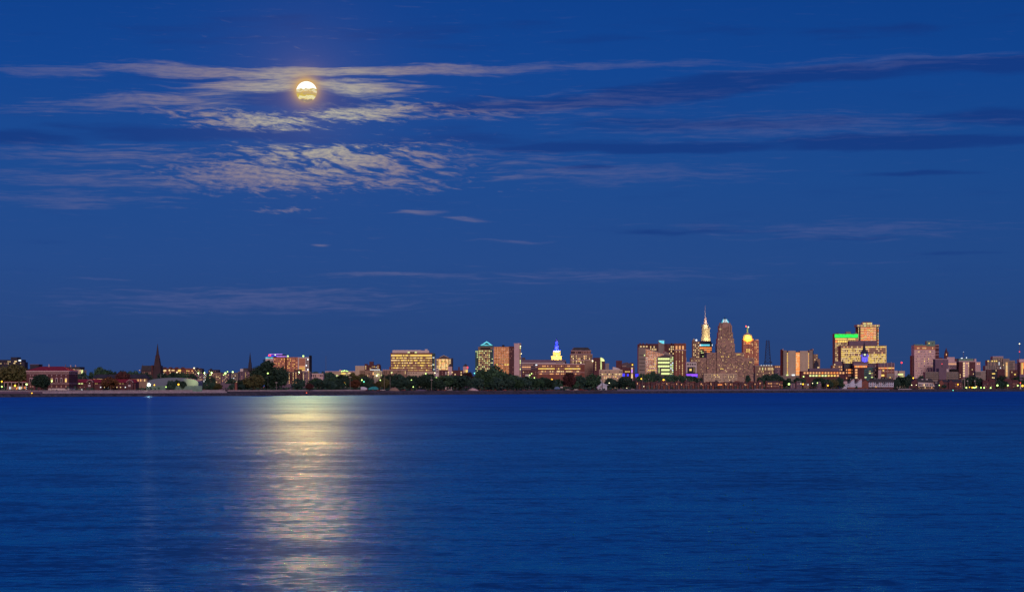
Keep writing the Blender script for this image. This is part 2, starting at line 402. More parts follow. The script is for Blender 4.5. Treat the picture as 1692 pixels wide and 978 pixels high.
W['sunglass'] = mirror('bronze_mirror_glass', (1.0, .98, .95))
W['copperglass'] = mirror('amber_mirror_glass', (1.0, .95, .5))
W['paleglass'] = mirror('grey_mirror_glass', (.34, .55, .9), .2)
def EM(name, c, s): return mat(name, tuple(min(1, x*.3+.02) for x in c), emit=c, es=s, var=0, rough=.5)
E = {
 'warm': EM('lit_window_warm', (1, .50, .20), .8),
 'yel': EM('lit_window_yellow', (1, .72, .16), .86),
 'cream': EM('lit_window_cream', (1, .74, .34), .78),
 'grn': EM('lit_window_greenish', (.80, .95, .36), .95),
 'orange': EM('lit_window_orange', (1, .30, .07), 1.0),
 'white': EM('lit_window_white', (.85, .95, 1.0), 1.1),
 'dim': EM('dim_window', (.62, .32, .25), .20),
 'dimy': EM('dim_yellow_window', (.7, .48, .18), .42),
 'dark': W['glass'],
 'green': EM('green_light_band', (.01, 1.0, .10), .92),
 'violet': EM('violet_light', (.30, .08, 1.0), 1.0),
 'blue': EM('blue_light', (.03, .04, 1.0), 1.1),
 'purple': EM('purple_neon', (.55, .25, 1.0), 1.0),
 'red': EM('red_light', (1.0, .05, .06), 2.0),
 'cyan': EM('cyan_light', (.15, .8, .95), .8),
 'amber': EM('amber_lamp', (1.0, .50, .03), 2.6),
 'lampg': EM('green_white_lamp', (.62, 1.0, .24), 2.2),
 'lampw': EM('white_lamp', (1.0, .90, .5), 2.4),
 'lampc': EM('cyan_lamp', (.15, .9, .7), 2.0),
 'lampr': EM('red_lamp', (1.0, .12, .04), 3.0),
 'star': EM('harbour_lamp_glow', (1, 1.0, .72), 9.0),
}
rng = random.Random(11)
def pick(pal):
    if isinstance(pal, str): return pal
    t = sum(p[1] for p in pal); r = rng.random()*t
    for k, q in pal:
        r -= q
        if r <= 0: return k
    return pal[-1][0]
_wm = {}
def win_mesh(w_, h_, key):
    k = (round(w_, 1), round(h_, 1), key)
    if k not in _wm:
        b = MB(); b.box(-k[0]/2, k[0]/2, -.25, .15, -k[1]/2, k[1]/2)
        me = b.mesh('window'); me.materials.append(E[key]); _wm[k] = me
    return _wm[k]

class B:
    """one building: an Empty at its foot and its parts"""
    CITY = True
    def __init__(s, name, label, D, xc, cat='building', group=None, base=None):
        if s.CITY and xc > 1370 and D < 3330: D += 250
        if s.CITY and xc > 1560: D += 150
        s.D = D; s.xc = xc; s.zg = groundz(D-shoreD(xc)) if base is None else base
        s.e = empty(name, (X(xc, D), D, s.zg)); tag(s.e, label, cat, group)
        s.w = []; s.masses = {}
    def lx(s, px): return X(px, s.D)-X(s.xc, s.D)
    def lz(s, py): return 0.0-0.3 if py is None else Z(py, s.D)-s.zg
    def box(s, part, x0, x1, y0, m, y1=None, dep=22.0, front=0.0, parent=None):
        b = MB(); b.box(s.lx(x0), s.lx(x1), front, front+dep, s.lz(y1), s.lz(y0))
        return b.build(part, W.get(m) or E[m], parent or s.e)
    def poly(s, part, pts, m, dep=20.0, front=0.0, parent=None):
        b = MB(); b.prism([(s.lx(x), s.lz(y)) for x, y in pts], front, front+dep)
        return b.build(part, W.get(m) or E[m], parent or s.e)
    def hip(s, part, x0, x1, y0, y1, ridge, m, dep=20., front=0., parent=None):
        b = MB(); b.hip(s.lx(x0), s.lx(x1), front-.4, front+dep+.4, s.lz(y1), s.lz(y0), s.lx(x0+ridge)-s.lx(x0), 0)
        return b.build(part, W[m], parent or s.e)
    def lathe(s, part, cx, prof, m, n=12, cy=8.0, parent=None, rot=0.0):
        b = MB(); b.lathe([(max(.02, s.lx(s.xc+r)), s.lz(y)) for r, y in prof], n, s.lx(cx), cy, rot=rot)
        return b.build(part, W.get(m) or E[m], parent or s.e)
    def win(s, x0, x1, y0, y1, nx, ny, pal, fw=.55, fh=.6, front=0.0, skip=0.0, rowpal=None, name='window'):
        dx = (x1-x0)/nx; dy = (y1-y0)/ny
        for j in range(ny):
            pl = rowpal[j % len(rowpal)] if rowpal else pal
            for i in range(nx):
                if skip and rng.random() < skip: continue
                cx = x0+(i+.5)*dx; cy = y0+(j+.5)*dy
                s.w.append((s.lx(cx), s.lz(cy), dx*fw*s.D/F, dy*fh*s.D/F, pick(pl), front, name))
    def one(s, x, y, w_, h_, key, front=0.0, name='window'):
        s.w.append((s.lx(x), s.lz(y), w_*s.D/F, h_*s.D/F, key, front, name))
    def orb(s, part, x, y, r, key, front=-1.0, parent=None):
        b = MB(); R = r*s.D/F
        b.lathe([(R*math.sin(math.pi*k/6)+.01, s.lz(y)-R*math.cos(math.pi*k/6)) for k in range(7)], 10, s.lx(x), front)
        return b.build(part, E[key], parent or s.e)
    def done(s):
        lit = lambda q: 0 if q[4] in ('dark', 'dim') else 1
        s.w.sort(key=lambda q: (-(round(q[2]*q[3])), -lit(q), rng.random()))
        first, rest = s.w[:96], s.w[96:]
        for x, z, w_, h_, k, f, nm in first:
            o = bpy.data.objects.new(nm, win_mesh(w_, h_, k)); COL.objects.link(o)
            o.parent = s.e; o.location = (x, f, z)
        if rest:
            keys = sorted(set(q[4] for q in rest)); b = MB()
            for x, z, w_, h_, k, f, nm in rest:
                b.box(x-w_/2, x+w_/2, f-.25, f+.15, z-h_/2, z+h_/2, keys.index(k))
            tag(b.build('windows', [E[k] for k in keys], s.e), kind='stuff')
        return s.e

def flood(name, px, py, D, front, tx, ty, col, Ev, ang=60, size=2.0, tf=0.0):
    """a floodlight standing `front` metres before a wall, aimed at it; Ev = irradiance wanted"""
    p = Vector((X(px, D), D-front, Z(py, D))); q = Vector((X(tx, D), D+tf, Z(ty, D)))
    d = (q-p).length
    o = lamp(name, 'SPOT', 4*math.pi**2*d*d*Ev, col, loc=p, direction=q-p, spot_size=math.radians(ang), spot_blend=.8, shadow_soft_size=size)
    return o
NIGHT = [('dark', 6), ('dim', 6), ('warm', 1.4), ('cream', 1), ('yel', .5)]
DIMW = [('dim', 5), ('dark', 4), ('cream', .7), ('yel', .4)]

# ================================================================ skyline, left to right
b = B('apartment_block', 'dark navy apartment slab with taller stair tower behind the olive tree at far left', 2300, 18)
b.box('wall', -14, 18.5, 594.3, 'navy', dep=16); b.box('stair_tower', 18.5, 29, 590, 'navy', dep=18, front=-2)
b.box('side_wing', 29, 36.5, 594, 'navy', dep=18); b.box('side_wing', 36.5, 40.5, 598, 'navy', dep=16)
b.win(-12, 18, 595.6, 612, 10, 5, [('dark', 5), ('cream', 2), ('dim', 1)], .45, .4)
b.one(26.5, 597, 4.0, 1.8, 'cream', -2); b.one(24.5, 600, 3.0, 1.5, 'cream', -2); b.one(32.7, 595.3, 4.2, 2.2, 'white'); b.one(34, 600, 1.4, 1.2, 'cream')
b.done()
b = B('office_block', 'small dark flat-roofed block behind the red-roofed brick hall', 2250, 57)
b.box('wall', 49.5, 64, 602, 'navy', dep=18); b.box('parapet', 49, 64.5, 601.6, 'mauve', y1=602.4, dep=18.6, front=-.3); b.done()

b = B('pumping_station', 'big maroon brick hall with red hipped roof and tall arched windows', 1690, 79)
b.box('wall', 43.8, 114, 614, 'maroon', dep=34)
b.box('cornice', 43, 114.8, 612.3, 'pink', y1=614.2, dep=35.4, front=-.7)
r_ = b.hip('roof', 43.2, 114.6, 605, 612.3, 17, 'redroof', dep=35, front=-.5)
b.box('chimney', 73.5, 74.6, 601.5, 'white', y1=606, dep=1.5, front=15, parent=r_)
b.box('chimney', 100.2, 101, 601.8, 'mauve', y1=607, dep=1.5, front=17, parent=r_)
b.box('string_course', 43.6, 114.2, 616.6, 'pink', y1=617.4, dep=34.6, front=-.3)
b.box('string_course', 43.6, 114.2, 633.2, 'pink', y1=634.0, dep=34.6, front=-.3)
b.box('plinth', 80, 114.6, 641.5, 'white', dep=35, front=-.5)
for x in (50.5, 54.5, 62, 70, 78, 85.5, 93.5, 101.3, 109):
    f = MB(); hw = 1.9*b.D/F
    pts = [(b.lx(x)-hw, b.lz(631.6)), (b.lx(x)+hw, b.lz(631.6)), (b.lx(x)+hw, b.lz(625.5))]+[(b.lx(x)+hw*math.cos(a*math.pi/6), b.lz(625.5)+hw*math.sin(a*math.pi/6)) for a in range(1, 6)]+[(b.lx(x)-hw, b.lz(625.5))]
    f.prism(pts, -.22, .1); fo = f.build('window_surround', W['pink'], b.e)
    b.one(x, 628.2, 2.2, 5.6, 'yel' if x in (85.5, 109) else 'dark', -.3)
    b.lathe('round_window', x, [(1.1, 620.9), (1.1, 619.4)], 'pink', 12, cy=-.05)
    b.one(x, 638.2, 1.9, 3.0, 'dim', -.02)
for i in range(34): b.one(45+i*2.06, 615.3, .8, .7, 'dim', -.4, 'bracket')
b.done()
b = B('arcade_wing', 'low wing with red roof and lit columned porch beside the big brick hall', 1690, 25)
b.hip('roof', 5.5, 44.5, 625, 631, 4, 'redroof', dep=18); b.box('cornice', 6, 43.4, 631, 'pink', y1=632, dep=17, front=-.4)
b.box('wall', 7, 43.2, 632, 'brown', dep=8, front=7)
for x in (7, 13, 19, 25, 31, 37, 42.5): b.box('column', x-.4, x+.4, 632, 'pink', dep=.8, front=0)
b.win(9, 42, 638, 643.5, 12, 1, [('cream', 2), ('dim', 2), ('orange', 1), ('white', .6)], .5, .8, front=6.8)
b.box('chimney', 8.3, 9.6, 620, 'concrete', y1=628, dep=2, front=9); b.done()

b = B('station_wing', 'long low maroon wing with red roof and two white-edged gables', 1738, 165)
b.box('wall', 115, 222, 632, 'maroon', dep=16, front=6)
r_ = b.hip('roof', 114.8, 222.4, 626.3, 632, 3, 'redroof', dep=17, front=5)
for gx in (148, 214):
    b.poly('gable', [(gx-5.5, 643.5), (gx+5.5, 643.5), (gx+5.5, 631.5), (gx+3, 628.6), (gx, 627.3), (gx-3, 628.6), (gx-5.5, 631.5)], 'maroon', dep=9, front=1)
    b.poly('coping', [(gx-5.8, 631.9), (gx-5.8, 631.2), (gx-3, 628.2), (gx, 626.8), (gx+3, 628.2), (gx+5.8, 631.2), (gx+5.8, 631.9), (gx+3, 628.9), (gx, 627.5), (gx-3, 628.9)], 'pink', dep=1.0, front=.6)
    b.one(gx-.3, 633, 2.4, 4.5, 'dark', 1.0)
for x in (116, 120, 124.3, 128.7, 133, 155.5, 158, 167, 172.5, 185, 188, 190, 195, 197, 201): b.one(x, 633.6, 3.0 if x < 140 else 1.4, 1.5, 'grn' if x < 140 else 'dimy', 6)
for x in (117.5, 124, 130.3, 137, 164, 170, 177, 185, 191, 197, 205): b.one(x, 639.6, 1.5, 1.4, rng.choice(['cream', 'dim', 'white']), 6)
b.win(116, 136, 642.4, 645, 8, 1, [('white', 1), ('grn', 1)], .6, .7, front=5.8)
b.done()

b = B('hillside_hospital', 'dark-roofed building with floodlit pale gable end above the trees', 2600, 122)
b.box('wall', 104, 131, 609, 'concrete', dep=30); b.box('roof', 103, 131.6, 606, 'slate', y1=609.4, dep=31, front=-.5)
b.box('gable_wing', 128, 138, 611, 'cream', dep=20, front=-2)
b.one(120, 610.8, 6.5, 1.6, 'cream'); b.one(136.3, 614, 2.4, 6, 'grn', -2); b.one(133, 612, 1, 3, 'cream', -2)  # glowing panes here stand in for floodlight on the pale wall
for x in (114.5, 122.5): b.box('roof_vent', x-.7, x+.7, 603, 'pink', y1=607, dep=2, front=8)
b.done()
b = B('long_shed', 'long low shed with blue-grey roof and warm lit front left of the church', 1900, 198)
b.box('wall', 153, 243, 624.5, 'brown', dep=14, front=1); b.hip('roof', 152, 244, 618.2, 624.8, 5, 'slate', dep=16)
b.win(154, 177, 625, 629, 11, 1, [('warm', 2), ('cream', 1), ('dim', 1)], .6, .6, front=1)
b.win(207, 240, 625, 631, 15, 1, [('warm', 1), ('dim', 2), ('cream', .6)], .6, .6, front=1); b.done()

b = B('church', 'dark stone church with long nave and tall tapering spire', 2400, 250, cat='church')
b.box('wall', 232, 264, 611.5, 'darkstone', dep=20, front=4)
b.poly('roof', [(230.8, 612.2), (266, 612.2), (264.5, 603.8), (232.4, 603.8)], 'slate', dep=10, front=8)
b.box('transept', 249.5, 251.5, 603.2, 'maroon', dep=16, front=3)
t_ = b.poly('tower', [(253.2, 644), (266, 644), (265.6, 610), (264.2, 602), (262.2, 590), (256.8, 590), (254.8, 602), (253.6, 610)], 'darkstone', dep=9, front=-1)
b.lathe('spire', 259.5, [(2.8, 590.2), (2.1, 583), (.9, 573), (.15, 567.6)], 'darkstone', 8, cy=3.5, parent=t_)
for dx_ in (-3.0, 3.0): b.lathe('pinnacle', 259.5+dx_, [(.7, 592), (.6, 588.5), (.05, 586)], 'maroon', 6, cy=3.5, parent=t_)
b.win(256.8, 262.2, 592, 600, 2, 1, 'dark', .3, .8, front=-1); b.win(234, 249, 613, 619, 6, 1, 'dim', .3, .7, front=4)
b.one(229.8, 611.5, 1.0, 1.0, 'warm', 3.5); b.box('finial', 232.2, 232.6, 601.4, 'maroon', y1=604, dep=.5, front=12); b.done()

b = B('brick_terrace', 'red brick terrace with lit gables right of the tall church spire', 2500, 299)
b.box('wall', 267.5, 331, 608.3, 'brick', dep=18)
for gx in (272, 281.5, 291.5, 302): b.poly('gable', [(gx-4, 609.5), (gx+4, 609.5), (gx+1.5, 606.4), (gx-1.5, 606.4)], 'maroon', dep=6, front=-1)
for x, y, ww, hh_, k in ((272, 612, 5.5, 2.6, 'cream'), (280, 611.5, 2.5, 2.6, 'cream'), (286, 611.7, 5, 1.6, 'cream'), (296.5, 612, 5, 3, 'yel'), (292.7, 615.3, 2, 2, 'lampw'), (309, 612.5, 1.5, 1.6, 'yel'), (312, 612.8, 2, 1.4, 'warm'), (317.5, 612.6, 1.8, 2, 'warm'), (270, 617.3, 5, 1.2, 'white'), (310, 616, 5, .8, 'warm')): b.one(x, y, ww, hh_, k)
b.win(268, 330, 613.8, 617.5, 26, 1, DIMW, .4, .5); b.orb('roof_lamp', 321, 608, 1.1, 'lampw'); b.done()

for nm, lb, D, xs, yt, m, lab in [
    ('apartment_block', 0, 2450, (321, 334), 609, 'navy', 'dark block stepping up right of the red brick terrace'),
    ('apartment_block', 0, 2600, (344, 361), 610.8, 'navy', 'dark flat-roofed block with rooftop plant, behind the green-lit poles')]:
    b = B(nm, lab, D, sum(xs)/2); b.box('wall', *xs, yt, m, dep=16); b.box('roof_plant', xs[0]+2, xs[0]+5, yt-2, m, y1=yt+.2, dep=5, front=4)
    b.win(xs[0]+.5, xs[1]-.5, yt+1.5, yt+12, 5, 5, DIMW, .4, .4); b.done()
for i, (x0, x1, yt, D, m, nx, pal, lab) in enumerate([
    (324, 335, 616.5, 2200, 'mauve', 4, 'n', 'narrow mauve housing block, leftmost of the row lit by green pole lamps'),
    (335.5, 343, 617, 2200, 'concrete', 3, 'c', 'grey housing block speckled with small lit windows left of the tall dark conifer'),
    (345, 365, 615.5, 2250, 'brown', 7, 'n', 'brown housing block with lit stair windows behind the tall dark conifer'),
    (366, 379, 616.5, 2200, 'mauve', 5, 'n', 'pale-lit housing block behind a pair of bright green-white lamps'),
    (379.5, 393, 616, 2230, 'concrete', 5, 'c', 'housing block with dotted lit windows left of the strip-lit slab'),
    (393.3, 421, 614, 2260, 'mauve', 7, 'v', 'mauve slab with lit vertical strips below the slim dark steeple')]):
    b = B('housing_block', lab, D, (x0+x1)/2, group='housing blocks behind the waterfront park')
    b.box('wall', x0, x1, yt, m, dep=14); b.box('parapet', x0-.3, x1+.3, yt-.5, 'darkcon', y1=yt+.2, dep=14.6, front=-.3)
    b.win(x0+.5, x1-.5, yt+1.5, 632, nx, 7, {'n': [('dark', 3), ('dim', 3), ('cream', 1), ('warm', .5)], 'c': [('dark', 2), ('white', 1), ('cream', 1), ('dim', 1)], 'v': [('dim', 2), ('dark', 3)]}[pal], .5, .5)
    if pal == 'v':
        for x in (393.9, 405.6): b.box('stair_strip', x-.35, x+.35, 615, 'dimy', y1=629, dep=.5, front=-.4)
    b.done()
b = B('steepled_church', 'low dark church with slim needle steeple left of the big dark tree', 2500, 410, cat='church')
b.box('wall', 400, 422, 610.2, 'darkcon', dep=16); b.poly('roof', [(399.5, 610.5), (422.5, 610.5), (421, 608), (401, 608)], 'slate', dep=10, front=3)
b.box('white_annex', 397, 402, 609.2, 'white', dep=8, front=-2)
b.poly('tower', [(409.9, 612), (416.2, 612), (415.4, 603), (414.8, 598), (411.4, 598), (410.7, 603)], 'navy', dep=6, front=-2)
b.lathe('steeple', 413.1, [(1.9, 599), (1.1, 590), (.1, 581.5)], 'navy', 8, cy=1); b.done()

b = B('sports_dome', 'long low white air-supported dome, lit yellow at its right end', 1780, 285, cat='dome')
pts = [(243, 640), (327, 640)]+[(285+42*math.cos(a), 632.5-8.6*abs(math.sin(a))**.8) for a in [math.pi*k/16 for k in range(17)]]
W['membrane'] = MM('tent_membrane', .17, .23, .32, var=.06, scale=.1)
b.poly('membrane', pts, 'membrane', dep=26, front=2)
b.box('base_wall', 243, 335, 637.3, 'copper', dep=.8, front=-4); b.done()
flood('dome_lamp', 322, 626, 1780, 9, 319, 629, (1, .95, .25), 2.2, 70)

b = B('hospital', 'tan and white hospital slab with purple and red roof sign lights', 2700, 477)
b.box('wall', 452, 471.3, 590.3, 'orangebrick', dep=24); b.box('wall', 473.6, 492.3, 590, 'orangebrick', dep=24); b.box('recess', 471.3, 473.6, 591, 'black', dep=20, front=3)
b.box('left_wing', 438.5, 452, 590.2, 'white', dep=18, front=2)
b.box('white_frame', 492.3, 510.6, 590.2, 'white', dep=23, front=-1); b.box('edge_fin', 510.8, 512.4, 587, 'black', dep=24)
b.box('facade_panel', 494.2, 504.4, 591.5, 'orangebrick', y1=613, dep=.5, front=-1.3)
b.box('podium', 492, 511, 613.4, 'white', dep=22, front=-2)
b.win(453, 471, 592, 612, 8, 6, [('dim', 5), ('warm', 2.4), ('yel', 1), ('dark', 1.5)], .5, .4)
b.win(474.5, 491.5, 591.5, 612, 8, 7, [('dim', 5), ('warm', 2.4), ('yel', 1.2), ('dark', 2)], .5, .4)
b.win(494.5, 504, 592, 613, 5, 7, None, .85, .4, front=-1.35, rowpal=['dim', 'dim', 'dim', 'dim', [('warm', 2), ('cream', 1)], 'yel', [('yel', 1), ('cream', 1)]])
b.win(505.2, 510, 592, 612, 2, 6, [('dark', 5), ('white', .6)], .8, .65, front=-1)
sg = b.box('roof_sign', 444, 466, 584.6, 'purple', y1=585.6, dep=.6, front=3)
b.box('sign_strip', 457, 474, 588.2, 'purple', y1=589.3, dep=.6, front=-.6, parent=sg); b.box('sign_strip', 441, 458, 587.2, 'blue', y1=588.4, dep=.6, front=1, parent=sg)
b.box('sign_emblem', 443.4, 447.6, 585.8, 'red', y1=588.3, dep=.6, front=.6, parent=sg)
b.box('roof_plant', 446, 470, 585.6, 'navy', y1=590.5, dep=10, front=5); b.box('lit_parapet', 438.6, 451, 590.2, 'cyan', y1=591.4, dep=.5, front=1.3)
b.orb('roof_lamp', 475.8, 588.3, 1.3, 'lampg'); b.orb('roof_lamp', 501.3, 588.2, 1.4, 'lampg'); b.orb('roof_lamp', 454.8, 586.4, .9, 'lampg'); b.orb('corner_lamp', 510.3, 614.6, 1.2, 'amber', -3); b.done()

for x0, x1, yt, D, m, lab, strips in [
    (446, 478, 614.3, 2120, 'mauve', 'mauve apartment slab under a pair of green lamps right of the big dark tree', (449, 459.5, 465.5, 470.3, 478)),
    (479.5, 498, 614.3, 2130, 'maroon', 'maroon apartment slab with lit stair columns behind the round dark tree', (484.5, 489)),
    (498.5, 513, 614.3, 2140, 'mauve', 'mauve apartment slab with lit stair strip below the orange corner lamp', (501.5, 509.8))]:
    b = B('apartment_slab', lab, D, (x0+x1)/2, group='apartment slabs in front of the hospital'); b.box('wall', x0, x1, yt, m, dep=14)
    b.box('parapet', x0-.2, x1+.2, yt-.4, 'concrete', y1=yt+.3, dep=14.5, front=-.3)
    for sx in strips:
        for k in range(7): b.one(sx, 616.3+k*2.7, .9, 1.7, rng.choice(['cream', 'cream', 'dimy', 'warm']), 0)
    b.win(x0+.4, x1-.4, 616, 635, int((x1-x0)/2.2), 7, DIMW[:2], .5, .35)
    if x0 == 479.5: b.box('roof_plant', 485, 497, 610.3, 'maroon', y1=614.5, dep=8, front=3); b.box('roof_stack', 485.6, 487, 607.5, 'maroon', y1=611, dep=2, front=5)
    b.done()
b = B('low_garage', 'low windowless mauve garage left of the round dark waterfront tree', 2000, 468); b.box('wall', 457, 481, 634.3, 'mauve', dep=12); b.box('door', 460, 466, 638, 'darkcon', y1=642, dep=.3, front=-.2); b.box('roof', 456.7, 481.3, 633.9, 'concrete', y1=634.6, dep=12.6, front=-.3); b.done()
b = B('lattice_front_house', 'pale flat-roofed block with white window lattice among the trees', 2250, 523); b.box('wall', 513.3, 534, 617.2, 'pink', dep=12)
b.win(514, 533.5, 618, 623, 7, 1, [('dark', 2), ('dim', 2)], .6, .7); b.box('roof', 513, 534.3, 616.8, 'white', y1=617.6, dep=12.5, front=-.2); b.done()
b = B('radio_mast', 'thin dark radio mast rising behind trees right of the hospital', 3000, 538.5, cat='mast'); b.box('mast', 538.3, 538.7, 588, 'steel', dep=.4); b.box('base', 537, 540, 639, 'concrete', dep=3, front=-1); b.done()
b = B('market_hall', 'long cream flat-roofed hall under a cluster of green and yellow lights', 2800, 572); b.box('wall', 537.5, 590, 614, 'cream', dep=20, front=2)
b.box('fascia', 537, 620, 613, 'pink', y1=614.5, dep=22, front=1); b.win(550, 562, 616, 618.5, 5, 1, 'dim', .6, .6, 2); b.one(555.5, 620.5, 5.5, 1.6, 'grn', 1.6)
b.one(567, 617, 7, 2.2, 'yel', 1.6); b.one(577, 616.3, 4, 1.6, 'cream', 1.6)
for x, y in ((564.5, 613.4), (567, 612.6), (569.6, 612.2), (572.2, 612.6), (574.5, 613.2), (571.4, 620.6)): b.orb('roof_lamp', x, y, .85, 'lampg')
b.box('roof_plant', 560, 564, 610.8, 'pink', y1=613.5, dep=6, front=5); b.done()
b = B('cream_warehouse', 'windowless cream box beside the dark maroon stepped block', 2750, 594.5); b.box('wall', 587, 602.5, 604.6, 'cream', dep=22); b.box('parapet', 586.8, 602.7, 604.2, 'white', y1=604.9, dep=22.5, front=-.2)
b.win(589, 601, 607, 612, 4, 1, 'dim', .2, .3); b.done()
b = B('brick_brewery', 'dark maroon stepped block with central stack and thin antenna', 2650, 615)
b.box('wall', 602.5, 628, 603, 'maroon', dep=20); b.box('corner_tower', 602.5, 607, 601, 'maroon', dep=8, front=-1); b.box('corner_tower', 622.8, 627.6, 601.4, 'maroon', dep=8, front=-1)
b.box('stack', 610, 616.6, 597.2, 'maroon', dep=10, front=3); b.box('antenna', 615.9, 616.3, 592.5, 'steel', y1=598, dep=.4, front=5)
for y in (605, 607, 609): b.one(604.4, y, 1.1, 1.3, 'cream', -1); b.one(624.6, y-.5, .9, 1.2, 'cream', -1)
b.one(621.6, 606.5, .8, 1.1, 'white'); b.win(608, 620, 604.5, 610, 5, 2, DIMW, .4, .5); b.done()
b = B('white_lettered_works', 'mauve-brown works building with a row of white roof lights', 2400, 613)
b.box('wall', 594, 628.6, 611.5, 'brown', dep=16); b.win(611, 628, 609.8, 611.6, 9, 1, 'white', .62, .6, 1.5, name='roof_light')
b.win(595.5, 614, 613, 622, 7, 3, DIMW, .45, .45); b.one(616.7, 617, 2.0, 4.5, 'warm'); b.done()
b = B('lit_factory', 'grey-green factory front lit by a bright yellow yard lamp', 2380, 624); b.box('wall', 617.8, 632, 613.5, 'concrete', dep=14, front=-1); b.win(618.5, 631.5, 614.5, 621, 6, 3, [('dim', 1), ('grn', .7), ('dark', 1)], .5, .5, front=-1); b.box('parapet', 617.6, 632.2, 613, 'white', y1=613.7, dep=14.4, front=-1.2); b.done()
flood('yard_lamp', 622, 621, 2380, 9, 624, 616, (1, .9, .4), .7, 100)
b = B('pink_row', 'long low pinkish block in front of the big lit office slab', 2420, 652); b.box('wall', 632.3, 672, 611, 'brown', dep=16); b.box('parapet', 632, 672.3, 610.5, 'pink', y1=611.2, dep=16.4, front=-.2)
b.win(634, 671, 612.5, 618, 13, 2, [('dim', 3), ('cream', .8), ('dark', 2)], .5, .5); b.one(647.3, 615.3, 2.4, 2, 'grn'); b.done()

b = B('office_slab', 'wide brick office slab with seven rows of bright yellow ribbon windows', 2900, 681)
b.box('wall', 645.4, 714.2, 583, 'brick', dep=30); b.box('glass_side', 714.2, 718, 583.4, 'teal', dep=28, front=1.5); b.box('lower_wing', 643, 646, 606, 'brick', dep=26, front=2)
b.box('penthouse', 648, 708.5, 578.8, 'white', y1=583, dep=18, front=6); b.box('roof_plant', 701.8, 706, 576.6, 'white', y1=579, dep=8, front=9); b.box('penthouse', 648.2, 696, 578.2, 'white', y1=579, dep=16, front=7)
for x, k in ((675, 'grn'), (679, 'dark'), (683, 'dark'), (686.6, 'grn')): b.one(x, 582, 3.4, 1.7, k, 6)
P1 = [('yel', 6), ('cream', 1.5), ('dimy', 1)]; P2 = [('cream', 3), ('yel', 3), ('dimy', 2.4), ('dim', 1)]; P3 = [('dimy', 3), ('yel', 1.2), ('dim', 3), ('cream', .6)]
for k, (y, pl) in enumerate(((587, P1), (591.3, P2), (595.2, P2), (599.5, P2), (603.6, P3), (607.6, P3), (611.4, [('yel', 1), ('dimy', 3), ('dim', 2)]))):
    b.win(646.3, 713.6, y-1.3, y+1.3, 34, 1, pl, .88, .8 if k else 1.0, 0)
b.win(714.6, 717.8, 585, 612, 2, 7, [('dark', 3), ('grn', 1), ('white', .6)], .7, .4, front=1.5)
b.box('podium', 669.5, 719, 613.8, 'cream', dep=20, front=-8); b.win(674, 690, 615, 616.8, 4, 1, 'dark', .4, .7, front=-8); b.done()

b = B('gabled_office', 'small office block with glowing amber glass bays under a pointed gable', 2950, 734)
b.box('wall', 720.7, 745.5, 592, 'brown', dep=22, front=1); b.box('dark_side', 745.5, 748, 591.5, 'navy', dep=20, front=3)  # side face is a set-back box, its shade put into a darker colour
b.poly('gable_roof', [(723.5, 592.2), (744, 592.2), (741, 590.5), (733.2, 586.8), (726, 590.5)], 'darkcon', dep=16, front=1)
b.poly('gable_trim', [(726, 590.9), (726, 590.1), (733.2, 586.5), (741, 590.1), (741, 590.9), (733.2, 587.4)], 'cream', dep=1, front=.4)
for x0, x1 in ((724.6, 728.8), (729.4, 736), (736.6, 740.8)): b.box('glass_bay', x0, x1, 593, 'cream_lit' if 0 else 'dimy', y1=611, dep=.8, front=.4)
for x0, x1 in ((724.6, 728.8), (729.4, 736), (736.6, 740.8)): b.win(x0, x1, 593, 611, 2 if x1-x0 < 5 else 3, 7, [('warm', 4), ('cream', 3), ('yel', 1), ('dimy', 1)], .9, .8, front=.4)
b.win(721, 724.3, 593, 611, 1, 7, [('cream', 1), ('dimy', 2)], .7, .5, 1); b.win(741.2, 745.3, 593, 611, 1, 7, [('cream', 1), ('dimy', 2)], .7, .5, 1); b.done()
b = B('white_frame_stair', 'small white framed stair block at the foot of the amber gabled office', 2500, 721.5); b.box('wall', 720, 724.6, 608, 'white', dep=8); b.win(720.6, 724, 608.5, 616, 1, 3, 'dark', .8, .55); b.orb('lamp', 718.6, 616, .9, 'lampw'); b.done()
b = B('turreted_college', 'long maroon building between two pale turrets with dark pyramid roofs', 2300, 750)
b.box('wall', 726, 767, 611.5, 'maroon', dep=14, front=1)
for x0, x1, pk, yb in ((740.4, 747, 743.6, 605), (765.2, 773.4, 768.8, 604.8)):
    b.box('turret', x0, x1, yb, 'pink', dep=(x1-x0)*b.D/F)
    m_ = MB(); a0, a1, c_ = b.lx(x0-.6), b.lx(x1+.6), b.lx(pk); d_ = (x1-x0+1.2)*b.D/F
    m_.add([(a0, -.5, b.lz(yb+.2)), (a1, -.5, b.lz(yb+.2)), (a1, d_, b.lz(yb+.2)), (a0, d_, b.lz(yb+.2)), ((a0+a1)/2, d_/2, b.lz(600.8))], [(0, 1, 4), (1, 2, 4), (2, 3, 4), (3, 0, 4), (0, 3, 2, 1)])
    m_.build('turret_roof', W['slate'], b.e)
b.box('chimney', 757, 759.4, 606, 'maroon', y1=613, dep=2, front=4); b.box('pier', 735.8, 737.6, 614, 'white', dep=1, front=0)
for x, y in ((741, 615), (747.2, 615), (752, 618.4), (741, 619), (762, 615), (762, 619)): b.one(x, y, 2, 1.8, 'cream', 0 if x < 748 and x > 740 else 1)
b.one(771, 615, 3.2, 8, 'yel', 0); b.one(767.5, 614, 1.5, 5, 'dimy', 0); b.one(772.6, 607, 1.8, 2.6, 'red', -.4, 'red_lamp'); b.win(727, 740, 613, 620, 5, 2, DIMW, .4, .4, front=1); b.done()  # tall yellow panel glows in place of light on the turret wall

